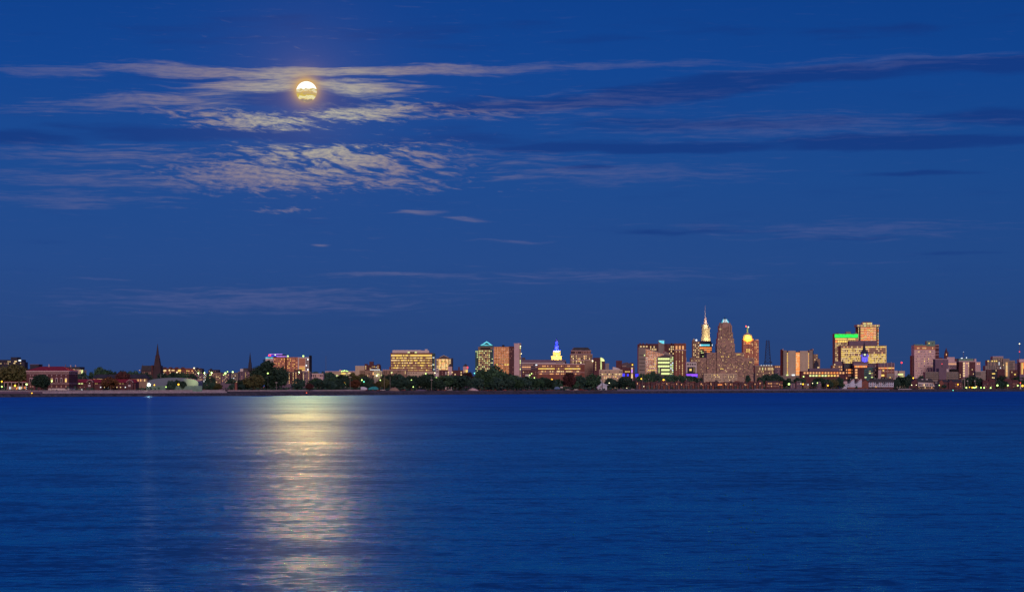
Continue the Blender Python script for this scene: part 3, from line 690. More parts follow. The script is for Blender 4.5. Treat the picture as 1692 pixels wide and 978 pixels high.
b = B('pyramid_tower', 'green glass office tower crowned by a cyan-outlined pyramid', 3000, 800, cat='tower')
b.box('wall', 790, 814.2, 573, 'brown', dep=34); b.box('glass_wing', 785.2, 790, 578.4, 'teal', dep=28, front=2); b.box('glass_strip', 810, 814.8, 577, 'teal', dep=2, front=-.8)
b.box('attic_band', 793.8, 810, 574.3, 'black', y1=577, dep=1, front=-.4)
b.poly('pyramid', [(792.8, 573), (815, 573), (814.6, 570), (804, 564.4), (793.4, 570)], 'teal', dep=20, front=2)
b.poly('pyramid_outline', [(793.4, 570.6), (804, 563.6), (814.6, 570.6), (809.8, 569.4), (804, 565.8), (798.2, 569.4)], 'cyan', dep=.8, front=1)
b.box('pyramid_outline', 794.5, 813.2, 569.6, 'cyan', y1=570.6, dep=.8, front=.9)
b.win(790.5, 809.8, 578.2, 617, 7, 12, [('grn', 4), ('dimy', 4), ('dark', 2), ('yel', 1), ('cream', 1)], .5, .48)
b.win(785.4, 790, 579, 617, 2, 12, [('grn', 1.5), ('dark', 4), ('dimy', 1)], .7, .4, front=2); b.win(810.3, 814.6, 578.5, 617, 2, 12, [('cream', 1.5), ('dark', 4), ('grn', 1)], .8, .4, front=-.8); b.done()

b = B('bronze_glass_tower', 'flat-topped tower of orange glowing mirror glass with dark right flank', 3000, 832, cat='tower')
b.box('glass_front', 815.6, 841, 573, 'sunglass', dep=30); b.box('dark_flank', 841, 849.4, 572, 'maroon', dep=30, front=.5); b.box('roof_plant', 829.5, 833.5, 569.8, 'black', y1=573.2, dep=8, front=8)
b.box('roof_edge', 815.4, 841.2, 572.5, 'brick', y1=573.4, dep=30.6, front=-.3)
for x in (821.2, 835, 839): b.one(x, 602.2, 3.0, 2.0, 'yel')
b.win(817, 840, 592, 594, 8, 1, [('dark', 2), ('yel', 1), ('dimy', 2)], .6, .5); b.win(817, 840, 600, 602, 8, 1, 'dark', .7, .35)
b.win(841.8, 848.8, 575, 616, 3, 11, [('dark', 4), ('dim', 1)], .4, .4, front=.5); b.done()
b = B('concrete_tower', 'blank pale concrete slab tower with a lit right edge', 3000, 855, cat='tower'); b.box('wall', 849.5, 858.2, 567.6, 'pink', dep=26, front=-1); b.box('lit_edge', 858.2, 861, 568, 'concrete', dep=24)
b.box('cap', 849.3, 861.2, 567.1, 'pink', y1=567.9, dep=27, front=-1.3); b.win(858.6, 860.8, 573, 622, 1, 14, [('grn', 1), ('dimy', 3), ('dim', 2)], .6, .7)
b.orb('edge_lamp', 860, 571.9, .8, 'lampw'); b.orb('edge_lamp', 861.4, 584.3, .7, 'lampw'); b.done()

b = B('medical_block', 'long grey block with white roof band and pink and blue ribbon windows', 3100, 890)
b.box('wall', 861.5, 916, 599.4, 'mauve', dep=24); b.box('upper_floor', 861.5, 935, 594.3, 'mauve', y1=599.2, dep=20, front=4); b.box('white_band', 861.3, 936, 599, 'white', y1=600.4, dep=24.5, front=-.4); b.box('roof_plant', 862, 868, 590.6, 'darkcon', y1=594.6, dep=10, front=8)
b.win(862.5, 877, 601, 611.5, 4, 3, None, .95, .5, rowpal=['dim', 'warm', 'dim']); b.win(877.5, 888, 601, 611.5, 3, 3, [('dark', 3), ('white', .5), ('dim', 1)], .9, .5); b.done()
b = B('brick_annex', 'low maroon annex behind the trees with a cluster of greenish yard lamps', 2800, 875); b.box('wall', 861.6, 888, 611.3, 'maroon', dep=14); b.box('lit_canopy', 868, 875, 618.4, 'white', dep=4, front=-3)
b.win(863, 887, 613, 619, 6, 2, DIMW, .4, .4)
for x, y in ((875.4, 619.6), (878.3, 617), (889.5, 620.4), (893, 623.3), (874.6, 624), (878.6, 624.2), (883, 624)): b.orb('yard_lamp', x, y, .9, 'lampg', -4)
b.done()

b = B('blue_gold_tower', 'stepped tower floodlit yellow below and bright blue above', 3500, 919.5, cat='tower')
b.box('shaft', 911, 928, 588.3, 'cream', dep=15, front=2); b.box('shaft', 914, 926, 579, 'cream', y1=588.5, dep=11, front=4)
b.box('cornice', 913.6, 926.4, 578.6, 'cream', y1=579.4, dep=11.6, front=3.7); b.box('cornice', 910.7, 928.3, 588, 'cream', y1=588.8, dep=15.5, front=1.8)
b.lathe('lantern', 919.8, [(4.1, 579), (4.1, 571.5), (4.4, 571.3), (4.4, 570.8), (2.9, 570.6), (2.5, 564.3), (2.9, 564), (1.4, 561.5), (.3, 559.8)], 'darkcon', 10, cy=9)
b.lathe('finial', 919.8, [(.25, 560), (.6, 558.8), (.1, 557.6)], 'black', 6, cy=9); b.box('shaft_base', 908, 932, 597, 'concrete', dep=20, front=1)
b.win(912, 927, 590, 596, 7, 2, [('dimy', 3), ('cream', 1)], .4, .6, front=2); b.win(915, 925.2, 581, 587.5, 5, 2, 'dimy', .35, .6, front=4); b.one(919.8, 587.6, 1.2, 1.2, 'lampw', 3.5); b.done()
flood('tower_flood_yellow', 919.5, 598, 3500, 16, 919.8, 585, (1, .72, .12), 3.4, 80, tf=4)
flood('tower_flood_blue', 919.5, 579.5, 3500, 16, 919.8, 569, (.0, .07, 1), 13, 60, .6, tf=8)
b = B('school_block', 'long maroon brick block with white cornice and four rows of lit windows', 2700, 927)
b.box('wall', 888.2, 966, 602, 'brick', dep=22); b.box('cornice', 887.8, 966.4, 600.8, 'pink', y1=602.2, dep=22.8, front=-.4); b.box('string_course', 888, 966.2, 614.9, 'pink', y1=615.5, dep=22.6, front=-.25)
for x0, x1, n in ((889.5, 916.5, 13), (933, 959, 12), (918, 932, 5)):
    b.win(x0, x1, 603.3, 606, n, 1, [('dim', 2), ('warm', 1.2)], .7, .7); b.win(x0, x1, 607.7, 610.4, n, 1, [('yel', 4), ('cream', 2)] if n > 5 else 'dim', .8, .75)
    b.win(x0, x1, 612.2, 614.7, n, 1, [('warm', 1), ('dim', 2), ('cream', 1)], .7, .7); b.win(x0, x1, 616.3, 618.8, n, 1, [('warm', 1), ('dim', 2)], .7, .7)
b.one(923, 613.3, 6, 2.2, 'cream', -.1); b.one(923, 609, 1.6, 2, 'yel', -.1); b.box('roof_house', 919, 931, 596.6, 'concrete', y1=601, dep=8, front=6); b.box('roof_plant', 933.5, 936, 597.5, 'black', y1=601, dep=4, front=5)
b.orb('sign_globe', 960, 599, .01+.9, 'lampw', 4); b.done()
b = B('grand_hotel', 'brown and cream banded hotel with grey-green mansard roof', 3150, 960)
b.box('wall', 942.5, 979, 585.5, 'brown', dep=26); b.box('upper_wall', 944, 976.6, 579, 'maroon', y1=585.8, dep=22, front=2)
b.poly('mansard_roof', [(943.6, 579.3), (977, 579.3), (971.5, 574), (948.5, 574)], 'slate', dep=22, front=1.6)
for y in (578.9, 584.9, 594.6): b.box('cornice', 943.6-(y > 580), 977+2*(y > 580), y, 'pink', y1=y+.9, dep=3, front=1.4 if y < 580 else -.5)
b.win(944.5, 976, 580.2, 584.4, 12, 1, NIGHT, .45, .8, front=2); b.win(943.4, 978, 587, 602, 13, 4, NIGHT, .45, .7)
for x in (947, 952.3, 965, 968.4):
    for y in (588, 591.5, 597, 600.5): b.one(x, y, 1.1, 1.8, 'cream', -.1)
b.done()
b = B('brown_slab', 'blank brown-grey slab with a bright lamp at its roof corner', 2950, 974); b.box('wall', 966, 981, 595.2, 'brown', dep=22); b.win(968, 980, 598, 619, 7, 7, 'dim', .35, .35); b.orb('corner_lamp', 979.3, 596.3, 1.2, 'lampw'); b.box('parapet', 965.8, 981.2, 594.8, 'pink', y1=595.4, dep=22.4, front=-.2); b.done()
b = B('rounded_top_block', 'dark maroon block with glowing white quarter-round top and green-lit stair', 2900, 990)
b.box('wall', 981, 992, 590.8, 'maroon', dep=20); b.box('wall', 992, 999.6, 596.2, 'maroon', dep=18, front=1)
q = [(992.2, 596.6), (998.8, 596.6)]+[(992.2+6.6*math.cos(a), 596.2-5.6*math.sin(a)) for a in [math.pi/2*k/6 for k in range(7)]]
b.poly('rounded_top', q, 'grn', dep=12, front=.6)
b.win(991.8, 994.6, 597.5, 610, 1, 6, 'grn', .8, .7, front=.2); b.win(983.4, 985.2, 597, 612, 1, 6, 'cream', .6, .45); b.done()
b = B('cream_low_block', 'low cream block with dark ribbon windows and small white roof dome', 2550, 1009)
b.box('wall', 990.2, 1028.6, 610.5, 'cream', dep=18); b.box('roof_house', 1000.8, 1006.6, 600, 'concrete', y1=611, dep=6, front=5)
b.poly('roof_dome', [(1012.8, 610.6), (1026, 610.6), (1023, 608.6), (1018.5, 607), (1014.6, 606.2), (1012.8, 606)], 'white', dep=10, front=4)
b.win(991, 1028, 613.4, 615, 13, 1, [('dark', 3), ('dim', 2)], .8, .8); b.win(991, 1028, 617, 619.4, 13, 1, [('dark', 1.4), ('dimy', 2), ('cream', 1)], .8, .8); b.win(991, 1028, 621, 626, 12, 2, [('warm', 1), ('dim', 2), ('cream', .5)], .5, .5)
b.one(1017.5, 622.2, 1.6, 1.6, 'yel', -.2); b.done()
b = B('arena_block', 'maroon arena with rooftop trusses, slim pink-lit pylon and blue glowing entrance', 2650, 1034)
b.box('wall', 1027, 1048.5, 607, 'maroon', dep=24); b.box('tall_wing', 1019, 1028, 595.6, 'maroon', dep=14, front=3); b.poly('roof_trusses', [(1027, 607.2), (1048, 607.2), (1047.6, 600), (1044, 598.8), (1040, 600), (1036, 598.4), (1031, 599.6), (1028, 602)], 'darkcon', dep=14, front=3)
b.win(1028, 1035, 603.5, 606, 4, 1, 'dim', .6, .6, 2.8); b.win(1032.4, 1041, 612.6, 615, 4, 1, 'yel', .6, .7)
b.box('pylon', 1042.2, 1045.4, 606.6, 'pink', dep=3, front=-6); b.one(1043.8, 608.6, 2.4, 2, 'cream', -6.2); b.orb('pylon_lamp', 1044.6, 602.7, 1.0, 'amber', -5); b.one(1043.8, 613, 2, 5, 'purple', -6.2); b.one(1043.8, 622, 2.4, 8, 'cream', -6.2)  # glowing panels on the pylon stand in for coloured light on its face
b.one(1030.2, 619.3, 4.4, 4.6, 'blue', -.1, 'blue_panel'); b.one(1037.4, 619.4, 2.8, 3.6, 'blue', -.1, 'blue_panel'); b.done()
b = B('blue_pavilion', 'small pavilion glowing deep blue left of the sloping glass building', 2650, 1052); b.poly('shell', [(1048.8, 640), (1056, 640), (1056, 618.8), (1054.4, 616), (1050.5, 616), (1048.8, 618.8)], 'navy', dep=8); b.one(1052.2, 619.6, 5.2, 4.6, 'blue', 0, 'blue_panel'); b.one(1052, 623.2, 3, 1.2, 'violet', 0, 'blue_panel'); b.done()

b = B('waterfront_hotel', 'long dark red hotel with lit top rows and window columns at its right end', 3250, 1094, cat='hotel')
b.box('wall', 1055, 1072, 568.4, 'maroon', dep=26); b.box('wall', 1072, 1114, 567.8, 'maroon', dep=24, front=3); b.box('end_block', 1114, 1133.4, 567.4, 'brick', dep=28, front=-2)
for x in (1058, 1063, 1069, 1110, 1117, 1124, 1131): b.box('roof_stub', x-1.2, x+1.2, 566.8, 'maroon', y1=568.8, dep=4, front=3)
b.win(1056.5, 1071, 571.2, 573.6, 3, 1, 'cream', .6, .7); b.win(1074, 1088, 571.2, 579, 5, 2, [('cream', 1.6), ('dark', 1)], .5, .75, front=3); b.win(1105, 1114, 571, 586, 3, 4, [('cream', 1.8), ('dark', 1)], .5, .65, front=3)
b.win(1115, 1131, 571.2, 577.2, 3, 2, 'warm', .55, .8, front=-2)
for x, pl in ((1117.4, [('cream', 2), ('dim', 2)]), (1122.6, [('dim', 2), ('cream', 1)]), (1127.5, [('cream', 4), ('dim', .5)])): b.win(x-1, x+1, 579.4, 620, 1, 15, pl, .55, .55, front=-2)
b.win(1055.5, 1071.5, 575, 600, 6, 8, 'dim', .4, .4); b.box('cornice', 1113.8, 1133.6, 578, 'pink', y1=579, dep=1, front=-2.4); b.box('lit_side', 1133.4, 1134.2, 590, 'pink', dep=20)
b.done()
b = B('lift_tower', 'slim grey tower with glowing white sloped top above the slanted glass roof', 3150, 1093, cat='tower')
b.box('shaft', 1088, 1097.6, 566, 'concrete', dep=12); b.poly('glass_head', [(1088, 564.6), (1095, 568.2), (1097.6, 568.2), (1097.6, 562.3), (1088, 562.3)], 'white', dep=12.3, front=-.3)
b.poly('lit_glass', [(1088.3, 564.2), (1095, 567.6), (1097.3, 567.6), (1097.3, 562.6), (1088.3, 562.6)], 'cyan', dep=.4, front=-.8); b.done()
b = B('wedge_office', 'wedge-shaped glass office with slanting roofline, amber left and green-lit right', 3000, 1084)
b.poly('grey_wing', [(1055, 643), (1067, 643), (1067, 575.2), (1055, 573.8)], 'concrete', dep=26)
b.poly('amber_glass', [(1067, 643), (1099, 643), (1099, 584.6), (1067, 575.4)], 'sunglass', dep=24, front=1)
b.poly('slanted_roof', [(1067, 576.4), (1112.6, 589.6), (1112.6, 588.4), (1104, 583), (1098.6, 580.2), (1097, 583.6), (1067, 574.8)], 'concrete', dep=25, front=.4)
b.poly('green_wing', [(1086, 643), (1107, 643), (1107, 588.6), (1098, 585.6), (1086, 590)], 'darkcon', dep=24, front=.4)
b.box('corner_glass', 1107, 1113, 588.6, 'teal', dep=22, front=1)
for k, y in enumerate((592.8, 598.8, 604.9, 611, 617)): b.win(1087.2 if k < 3 else 1092.6, 1106.4, y-1.8, y+1.8, 5, 1, 'grn', .97, .9, front=.4)
b.win(1107.4, 1112.8, 589, 619, 2, 10, [('grn', 3), ('white', 1), ('dimy', 1.5)], .7, .6, front=1); b.one(1089, 612, .8, 9, 'grn', .2)
b.one(1082.6, 598.5, .8, 16, 'yel', .9); b.win(1071, 1081, 592.5, 594, 5, 1, 'warm', .6, .8, 1); b.win(1070, 1081, 604.8, 606.6, 4, 1, [('yel', 2), ('dim', 1)], .6, .8, 1); b.win(1070, 1085, 610.5, 612.5, 5, 1, [('yel', 2), ('warm', 1)], .6, .8, 1)
for y in (586.8, 593.4, 599.4, 605.2, 611.2): b.one(1061, y, 9, 1.0, 'dark')
b.one(1064.9, 586.8, 1.6, 2.2, 'grn', -.1); b.done()
b = B('white_portal_building', 'white framed block with dark glass front and violet-lit canopy', 2750, 1142)
b.box('wall', 1134, 1151.2, 598.2, 'white', dep=16, front=1); b.box('glass_front', 1136, 1149, 606, 'navy', y1=618, dep=.6, front=.4); b.one(1141, 610.8, 3.6, 3.4, 'yel', .2); b.one(1146.8, 611, 1, 8, 'dimy', .2); b.win(1135, 1150.5, 600, 603.6, 4, 1, 'dark', .7, .7, 1)
b.box('canopy', 1132.6, 1152.8, 616.2, 'navy', y1=623, dep=6, front=-6); b.win(1133, 1152, 617.4, 621.6, 6, 1, 'violet', .97, .9, front=-6, name='violet_panel'); b.one(1148, 622.6, 8, 1, 'blue', -6.1, 'blue_panel'); b.done()

b = B('slender_tower', 'slender grey-brown tower with white rooftop globe left of the floodlit cream tower', 3700, 1149, cat='tower')
b.box('wall', 1144.4, 1156, 563.8, 'brown', dep=16); b.box('side_wing', 1141, 1156.5, 591, 'brown', dep=18, front=-1); b.orb('roof_globe', 1151, 562, 1.6, 'white', 4); b.orb('roof_globe', 1147, 560.4, 1.0, 'dimy', 4); b.box('roof_house', 1144.6, 1148.4, 561, 'brown', y1=564.5, dep=8, front=3)
b.win(1145, 1155.6, 565, 591, 4, 9, [('cream', 2), ('dim', 3), ('dark', 2)], .5, .5); b.win(1142, 1156, 592, 604, 6, 5, DIMW, .5, .5, front=-1); b.done()
b = B('cream_lantern_tower', 'floodlit cream octagonal tower tapering through a lantern to a tall thin spire', 4200, 1166.5, cat='tower')
b.lathe('shaft', 1166.8, [(8.4, 640), (8.4, 563), (8.2, 557), (7.2, 556.6), (6.9, 542), (7.3, 541.6), (7.3, 541)], 'cream', 8, cy=10, rot=math.pi/8)
b.lathe('belfry', 1166.5, [(5.0, 541.4), (4.8, 536.5), (3.0, 535), (2.6, 534.5)], 'cream', 8, cy=10, rot=math.pi/8)
b.lathe('lantern', 1166.2, [(2.5, 535), (2.2, 529), (2.4, 528.5), (1.5, 526), (1.1, 524)], 'pink', 8, cy=10, rot=math.pi/8)
b.lathe('spire', 1165.8, [(.55, 524.5), (.35, 515), (.12, 503.5)], 'white', 6, cy=10)
for x in (1160.6, 1171.2): b.box('dark_turret', x-1.1, x+1.1, 536, 'navy', y1=541.5, dep=4, front=5)
b.win(1161, 1173, 543, 562, 5, 8, [('dimy', 3), ('dim', 1)], .3, .4, front=1.6); b.done()
flood('cream_tower_flood', 1172, 566, 4200, 30, 1166, 550, (1, .84, .36), 1.5, 75, 2, tf=5)
flood('lantern_flood', 1169, 541, 4200, 12, 1166.2, 531, (1, .80, .5), 1.1, 80, 1, tf=9)
b = B('banded_office', 'office with dark roof, glowing pale cyan top band and red-orange glass floors', 3950, 1166)
b.box('wall', 1153, 1176.6, 571.8, 'brick', dep=22); b.poly('dark_roof', [(1155.6, 572), (1177.6, 572), (1177.6, 567.6), (1175.5, 566), (1175.3, 563.2), (1157.2, 563.2), (1157.2, 566.5), (1155.6, 568)], 'navy', dep=20, front=1)
b.box('light_band', 1155.8, 1173, 568.8, 'cyan', y1=571.4, dep=.5, front=.6); b.one(1177, 570, .9, 3, 'white', .8); b.one(1157, 570, 2.2, 2.4, 'white', .4)
b.win(1153.6, 1176, 573, 592, 8, 6, None, .96, .55, rowpal=['orange', [('warm', 1), ('orange', 2)], [('dim', 2), ('orange', 1)], [('dim', 1), ('orange', 1)], 'dim', 'dim']); b.done()
b = B('dark_glass_block', 'small black glass block with few lit windows against the orange floors', 3930, 1157.5); b.box('wall', 1152.2, 1163, 577.5, 'black', dep=14, front=-2); b.win(1153, 1162.6, 578.5, 590, 4, 4, [('dark', 3), ('grn', 1), ('cream', .8)], .6, .5, front=-2); b.one(1154.5, 577, 4, 1.2, 'yel', -2.2); b.done()

b = B('city_hall', 'massive stepped sandstone art deco city hall with glowing cyan and white crown', 3872, 1199, cat='tower')
b.box('podium', 1162, 1217, 617, 'cream', dep=30, front=-12)
b.box('wing', 1152.3, 1169, 591, 'stone', dep=60, front=4); b.box('wing', 1229, 1247, 591, 'stone', dep=60, front=4)
b.box('shoulder', 1168, 1185, 582.4, 'stone', dep=66, front=0); b.box('shoulder', 1213.4, 1230, 582.4, 'stone', dep=66, front=0)
b.box('tower_shaft', 1184.4, 1213.8, 568, 'stone', dep=34, front=-4)
b.box('tower_shaft', 1185.6, 1212.6, 559, 'stone', y1=568.3, dep=31, front=-2.5); b.box('tower_shaft', 1187, 1211, 549, 'stone', y1=559.3, dep=28, front=-1); b.box('tower_shaft', 1188.2, 1209.6, 538, 'stone', y1=549.3, dep=25, front=.5)
b.lathe('crown_drum', 1198.8, [(10.6, 538.4), (10.2, 534.6), (9.6, 533.4), (8.9, 532.9)], 'stone', 8, cy=13, rot=math.pi/8)
b.lathe('dome', 1198.8, [(6.4, 533.2), (5.6, 530.4), (3.8, 528), (1.2, 526.4), (.3, 523)], 'teal', 12, cy=13)
for dx_, k in ((-5.4, 'cyan'), (-3.3, 'white'), (0, 'white'), (3.3, 'white'), (5.4, 'cyan')):
    m_ = MB(); m_.tube((b.lx(1198.8+dx_), 5.5, b.lz(532.8)), (b.lx(1198.8+dx_*.55), 9, b.lz(527.2)), .9, .35); m_.build('crown_light', E[k], b.e)
b.box('crown_lamps', 1194.6, 1203, 532.3, 'lampw' if 0 else 'cream', y1=533.2, dep=.8, front=3.2)
for x in (1189.8, 1193.5, 1204, 1207.8): b.box('pier', x-.5, x+.5, 536.5, 'stone', y1=560, dep=1.5, front=-2.3)
b.orb('balcony_lamp', 1190.2, 543.8, 1.5, 'cream', -.6)
SH = [('dim', 4), ('dark', 6), ('dimy', .5), ('yel', .04)]; SH2 = [('dim', 5), ('dark', 5), ('dimy', .8), ('cream', .12), ('yel', .08)]
b.win(1195, 1203, 540, 559, 4, 9, SH2, .4, .5, front=-1.2); b.win(1188.6, 1194, 541, 549, 2, 4, 'dark', .4, .6, front=.4)
b.win(1188, 1210.4, 549.8, 558.6, 9, 4, SH2, .5, .62, front=-1); b.win(1186.2, 1212.2, 559.6, 567.6, 11, 4, [('dim', 4), ('dark', 2), ('dimy', 2), ('cream', .5), ('yel', .4)], .42, .5, front=-2.5)
b.win(1185, 1213.4, 568.6, 616.6, 14, 24, SH2, .5, .62, front=-4)
b.win(1168.6, 1184, 584, 617, 8, 16, SH, .5, .62, front=0); b.win(1214.2, 1229.4, 584, 622, 8, 19, SH2, .5, .62, front=0)
b.win(1153, 1168, 593, 627, 8, 17, SH, .5, .62, front=4); b.win(1230, 1246.4, 593, 627, 8, 17, SH, .5, .62, front=4)
b.win(1163, 1216.4, 618.4, 629, 25, 4, [('dim', 4), ('dark', 5), ('dimy', 1.5), ('cream', .7)], .45, .55, front=-12)
for x, y in ((1190.5, 609.2), (1192.4, 609.2), (1194.2, 609.4), (1192, 589), (1194.4, 589), (1203.2, 589.2), (1155.4, 612.8), (1218, 585.5), (1220.2, 585.5), (1222.4, 585.5), (1239, 598.4), (1241, 598.4), (1212, 620), (1184.6, 619.6), (1179, 619.6)): b.one(x, y, 1.1, 1.5, 'yel', -4.3 if 1185 < x < 1214 else -12.3 if y > 617 else -.2)
b.done()
b = B('liberty_tower', 'brown tower with gold floodlit domed attic and small statue on top', 4000, 1236, cat='tower')
b.box('wall', 1227.6, 1245.2, 560, 'orangebrick', dep=22); b.lathe('attic', 1236, [(8.6, 560.2), (8.4, 556.5), (7.2, 553.4), (5.2, 551.8), (3.6, 551.4), (1.8, 549.6), (1.4, 549)], 'cream', 12, cy=10)
st = b.lathe('statue', 1235.9, [(1.4, 549.2), (1.0, 544), (1.2, 542.5), (.7, 541), (.5, 540)], 'copper', 8, cy=10)
m_ = MB(); m_.tube((b.lx(1236.4), 10, b.lz(542.8)), (b.lx(1237.4), 9.5, b.lz(540.6)), .35); m_.build('raised_arm', W['copper'], b.e)
b.orb('torch_lamp', 1237.6, 540, .9, 'lampw', 9); b.orb('red_beacon', 1233.8, 538.9, 1.0, 'lampr', 9)
b.win(1228.6, 1244.6, 561.5, 600, 7, 15, [('dim', 4), ('dark', 3), ('cream', 1.6), ('warm', 1)], .42, .5); b.win(1232, 1240, 566, 568.5, 3, 1, 'orange', .8, .8, -.1); b.win(1232.5, 1239.5, 576, 582, 3, 3, 'yel', .6, .6, -.1); b.done()
flood('gold_flood', 1236, 561, 4000, 9, 1236, 555, (1, .62, .03), 7.5, 120, 1, tf=4)
b = B('brick_tower', 'narrow orange-brown tower beside the gold-topped tower, lit at its roof corner', 4030, 1250, cat='tower'); b.box('wall', 1245.8, 1253.8, 562, 'orangebrick', dep=18); b.box('roof_house', 1248, 1253.4, 560.6, 'pink', y1=562.3, dep=8, front=1); b.win(1246.4, 1253.4, 564, 600, 3, 14, [('dim', 2), ('warm', 1.4), ('cream', .7)], .45, .5); b.one(1251.6, 562, 3, 1.2, 'warm', .4); b.done()
# lattice tower
b = B('lattice_tower', 'dark blue steel lattice tower right of city hall', 3900, 1269, cat='tower'); m_ = MB()
def lt(y): return 4.9-(603-y)/41*2.7
ys = [603, 597, 591.5, 586.5, 582, 577.5, 573.5, 569.5, 566, 562.3]
for i, y in enumerate(ys):
    hw = lt(y)*b.D/F; z_ = b.lz(y); cx = b.lx(1269.2)
    if i: hp = lt(ys[i-1])*b.D/F; zp = b.lz(ys[i-1])
    C4 = [(-1, -1), (1, -1), (1, 1), (-1, 1)]
    for j in range(4):
        a, c = C4[j], C4[(j+1) % 4]
        m_.tube((cx+a[0]*hw, 6+a[1]*hw, z_), (cx+c[0]*hw, 6+c[1]*hw, z_), .14, n=4)
        if i:
            m_.tube((cx+a[0]*hp, 6+a[1]*hp, zp), (cx+a[0]*hw, 6+a[1]*hw, z_), .30, n=4)
            m_.tube((cx+a[0]*hp, 6+a[1]*hp, zp), (cx+c[0]*hw, 6+c[1]*hw, z_), .13, n=4); m_.tube((cx+c[0]*hp, 6+c[1]*hp, zp), (cx+a[0]*hw, 6+a[1]*hw, z_), .13, n=4)
m_.build('lattice', W['navy'], b.e); b.box('base_block', 1262, 1276, 602.6, 'mauve', dep=18, front=-2); b.box('dish_platform', 1264, 1275, 598.2, 'navy', y1=598.9, dep=8, front=1)
for x in (1263.8, 1275): b.lathe('dish', x, [(.7, 599.5), (.9, 597.5)], 'navy', 8, cy=1)
b.done()

b = B('colonnade_block', 'grey-brown block with a colonnade of lit tall windows right of city hall', 3500, 1265)
b.box('wall', 1247.5, 1281, 605, 'brown', dep=22); b.box('roof', 1247.2, 1280, 603.6, 'concrete', y1=605.2, dep=20, front=1); b.win(1252, 1280, 607, 611.4, 12, 1, [('cream', 1.5), ('dim', 1.4), ('grn', .8)], .4, .95); b.win(1250, 1280, 612.5, 622, 12, 4, DIMW, .4, .5)
b.win(1256, 1277, 603, 604, 5, 1, 'white', .5, .6, .8, name='roof_light'); b.done()
b = B('blue_grey_block', 'small pale blue-grey block with scattered lights left of the courthouse', 3400, 1287); b.box('wall', 1280.4, 1293, 608, 'mauve', dep=14); b.box('upper_wall', 1279.5, 1292.4, 603.5, 'brown', y1=608.2, dep=12, front=2); b.win(1281, 1292.6, 609, 620, 5, 5, [('white', .8), ('dim', 2), ('dark', 2)], .5, .45); b.win(1281, 1292, 604.6, 607, 4, 1, 'warm', .5, .6, 2); b.done()
b = B('courthouse', 'pale concrete courthouse slab split by glowing amber glass strips', 3100, 1318)
for x0, x1, yt, m, fr in ((1293.2, 1294.4, 577, 'black', 1), (1294.4, 1300, 578.6, 'concrete', .5), (1302.6, 1314.6, 579.4, 'cream', 0), (1322, 1335.2, 579.6, 'cream', 0), (1337.4, 1343, 578.4, 'concrete', .5), (1343, 1344.2, 576.6, 'black', 1)): b.box('wall', x0, x1, yt, m, dep=26, front=fr)
b.box('wall', 1314.6, 1322, 581, 'darkcon', dep=24, front=2); b.box('wall', 1300, 1302.6, 580.8, 'darkcon', dep=24, front=2); b.box('wall', 1335.2, 1337.4, 580.8, 'darkcon', dep=24, front=2)
b.box('glass_strip', 1315, 1321.6, 582, 'copperglass', y1=620.4, dep=.6, front=1.2); b.win(1300.2, 1302.5, 582.5, 620, 1, 22, [('warm', 3), ('yel', 2)], .8, .6, front=1.8); b.win(1335.4, 1337.3, 582.5, 612, 1, 18, [('warm', 3), ('yel', 2)], .8, .6, front=1.8)
b.win(1315.2, 1321.5, 582.4, 620, 3, 14, [('orange', 3), ('warm', 2)], .94, .84, front=1.1)  # panes glow in place of the afterglow mirrored by the amber strip
for x in (1293.8, 1343.6): b.box('corner_post', x-.4, x+.4, 575.8, 'pink', y1=579, dep=1, front=.6)
for k in range(1, 6): b.box('panel_joint', 1302.6+k*2.0-.12, 1302.6+k*2.0+.12, 580, 'concrete', y1=620, dep=.3, front=-.2); b.box('panel_joint', 1322+k*2.2-.12, 1322+k*2.2+.12, 580, 'concrete', y1=612, dep=.3, front=-.2)
b.box('podium', 1286, 1326, 620.6, 'concrete', dep=12, front=-10); b.one(1300.6, 619.6, 3.4, 2.2, 'grn', -1); b.one(1310.6, 619.6, 5, 2.4, 'white', -1); b.done()
b = B('stepped_stone_block', 'grey-brown stepped block peeping out right of the courthouse', 3500, 1350); b.box('wall', 1344, 1351.5, 585, 'brown', dep=16); b.box('wall', 1344, 1355, 593, 'brown', dep=16, front=-1); b.poly('gabled_front', [(1345, 610), (1352, 610), (1352, 600), (1348.4, 595), (1345, 600)], 'navy', dep=4, front=-4); b.one(1352, 592, 2, 1.2, 'dark', -1.2); b.one(1346.3, 594, 1.4, 1.4, 'cream', -1.2); b.one(1351.5, 607, 3, 1.8, 'cream', -4.5); b.win(1345, 1350.6, 586, 592, 3, 3, DIMW, .4, .5); b.done()
b = B('brick_office_row', 'long low maroon office with two rows of square orange and yellow windows', 2950, 1360)
b.box('wall', 1324, 1395, 613, 'maroon', dep=20); b.box('roof_storey', 1338, 1388.5, 608.4, 'mauve', y1=613.2, dep=14, front=4)
b.win(1327, 1396, 613.8, 618.2, 14, 1, [('warm', 3), ('orange', 2), ('dim', .5)], .62, .66); b.win(1336.5, 1386.8, 618.4, 622.6, 10, 1, None, .66, .66, rowpal=[[('yel', 3), ('warm', 1), ('grn', 2)]]); b.orb('entrance_lamp', 1327.5, 622, 1.1, 'lampg', -2); b.done()

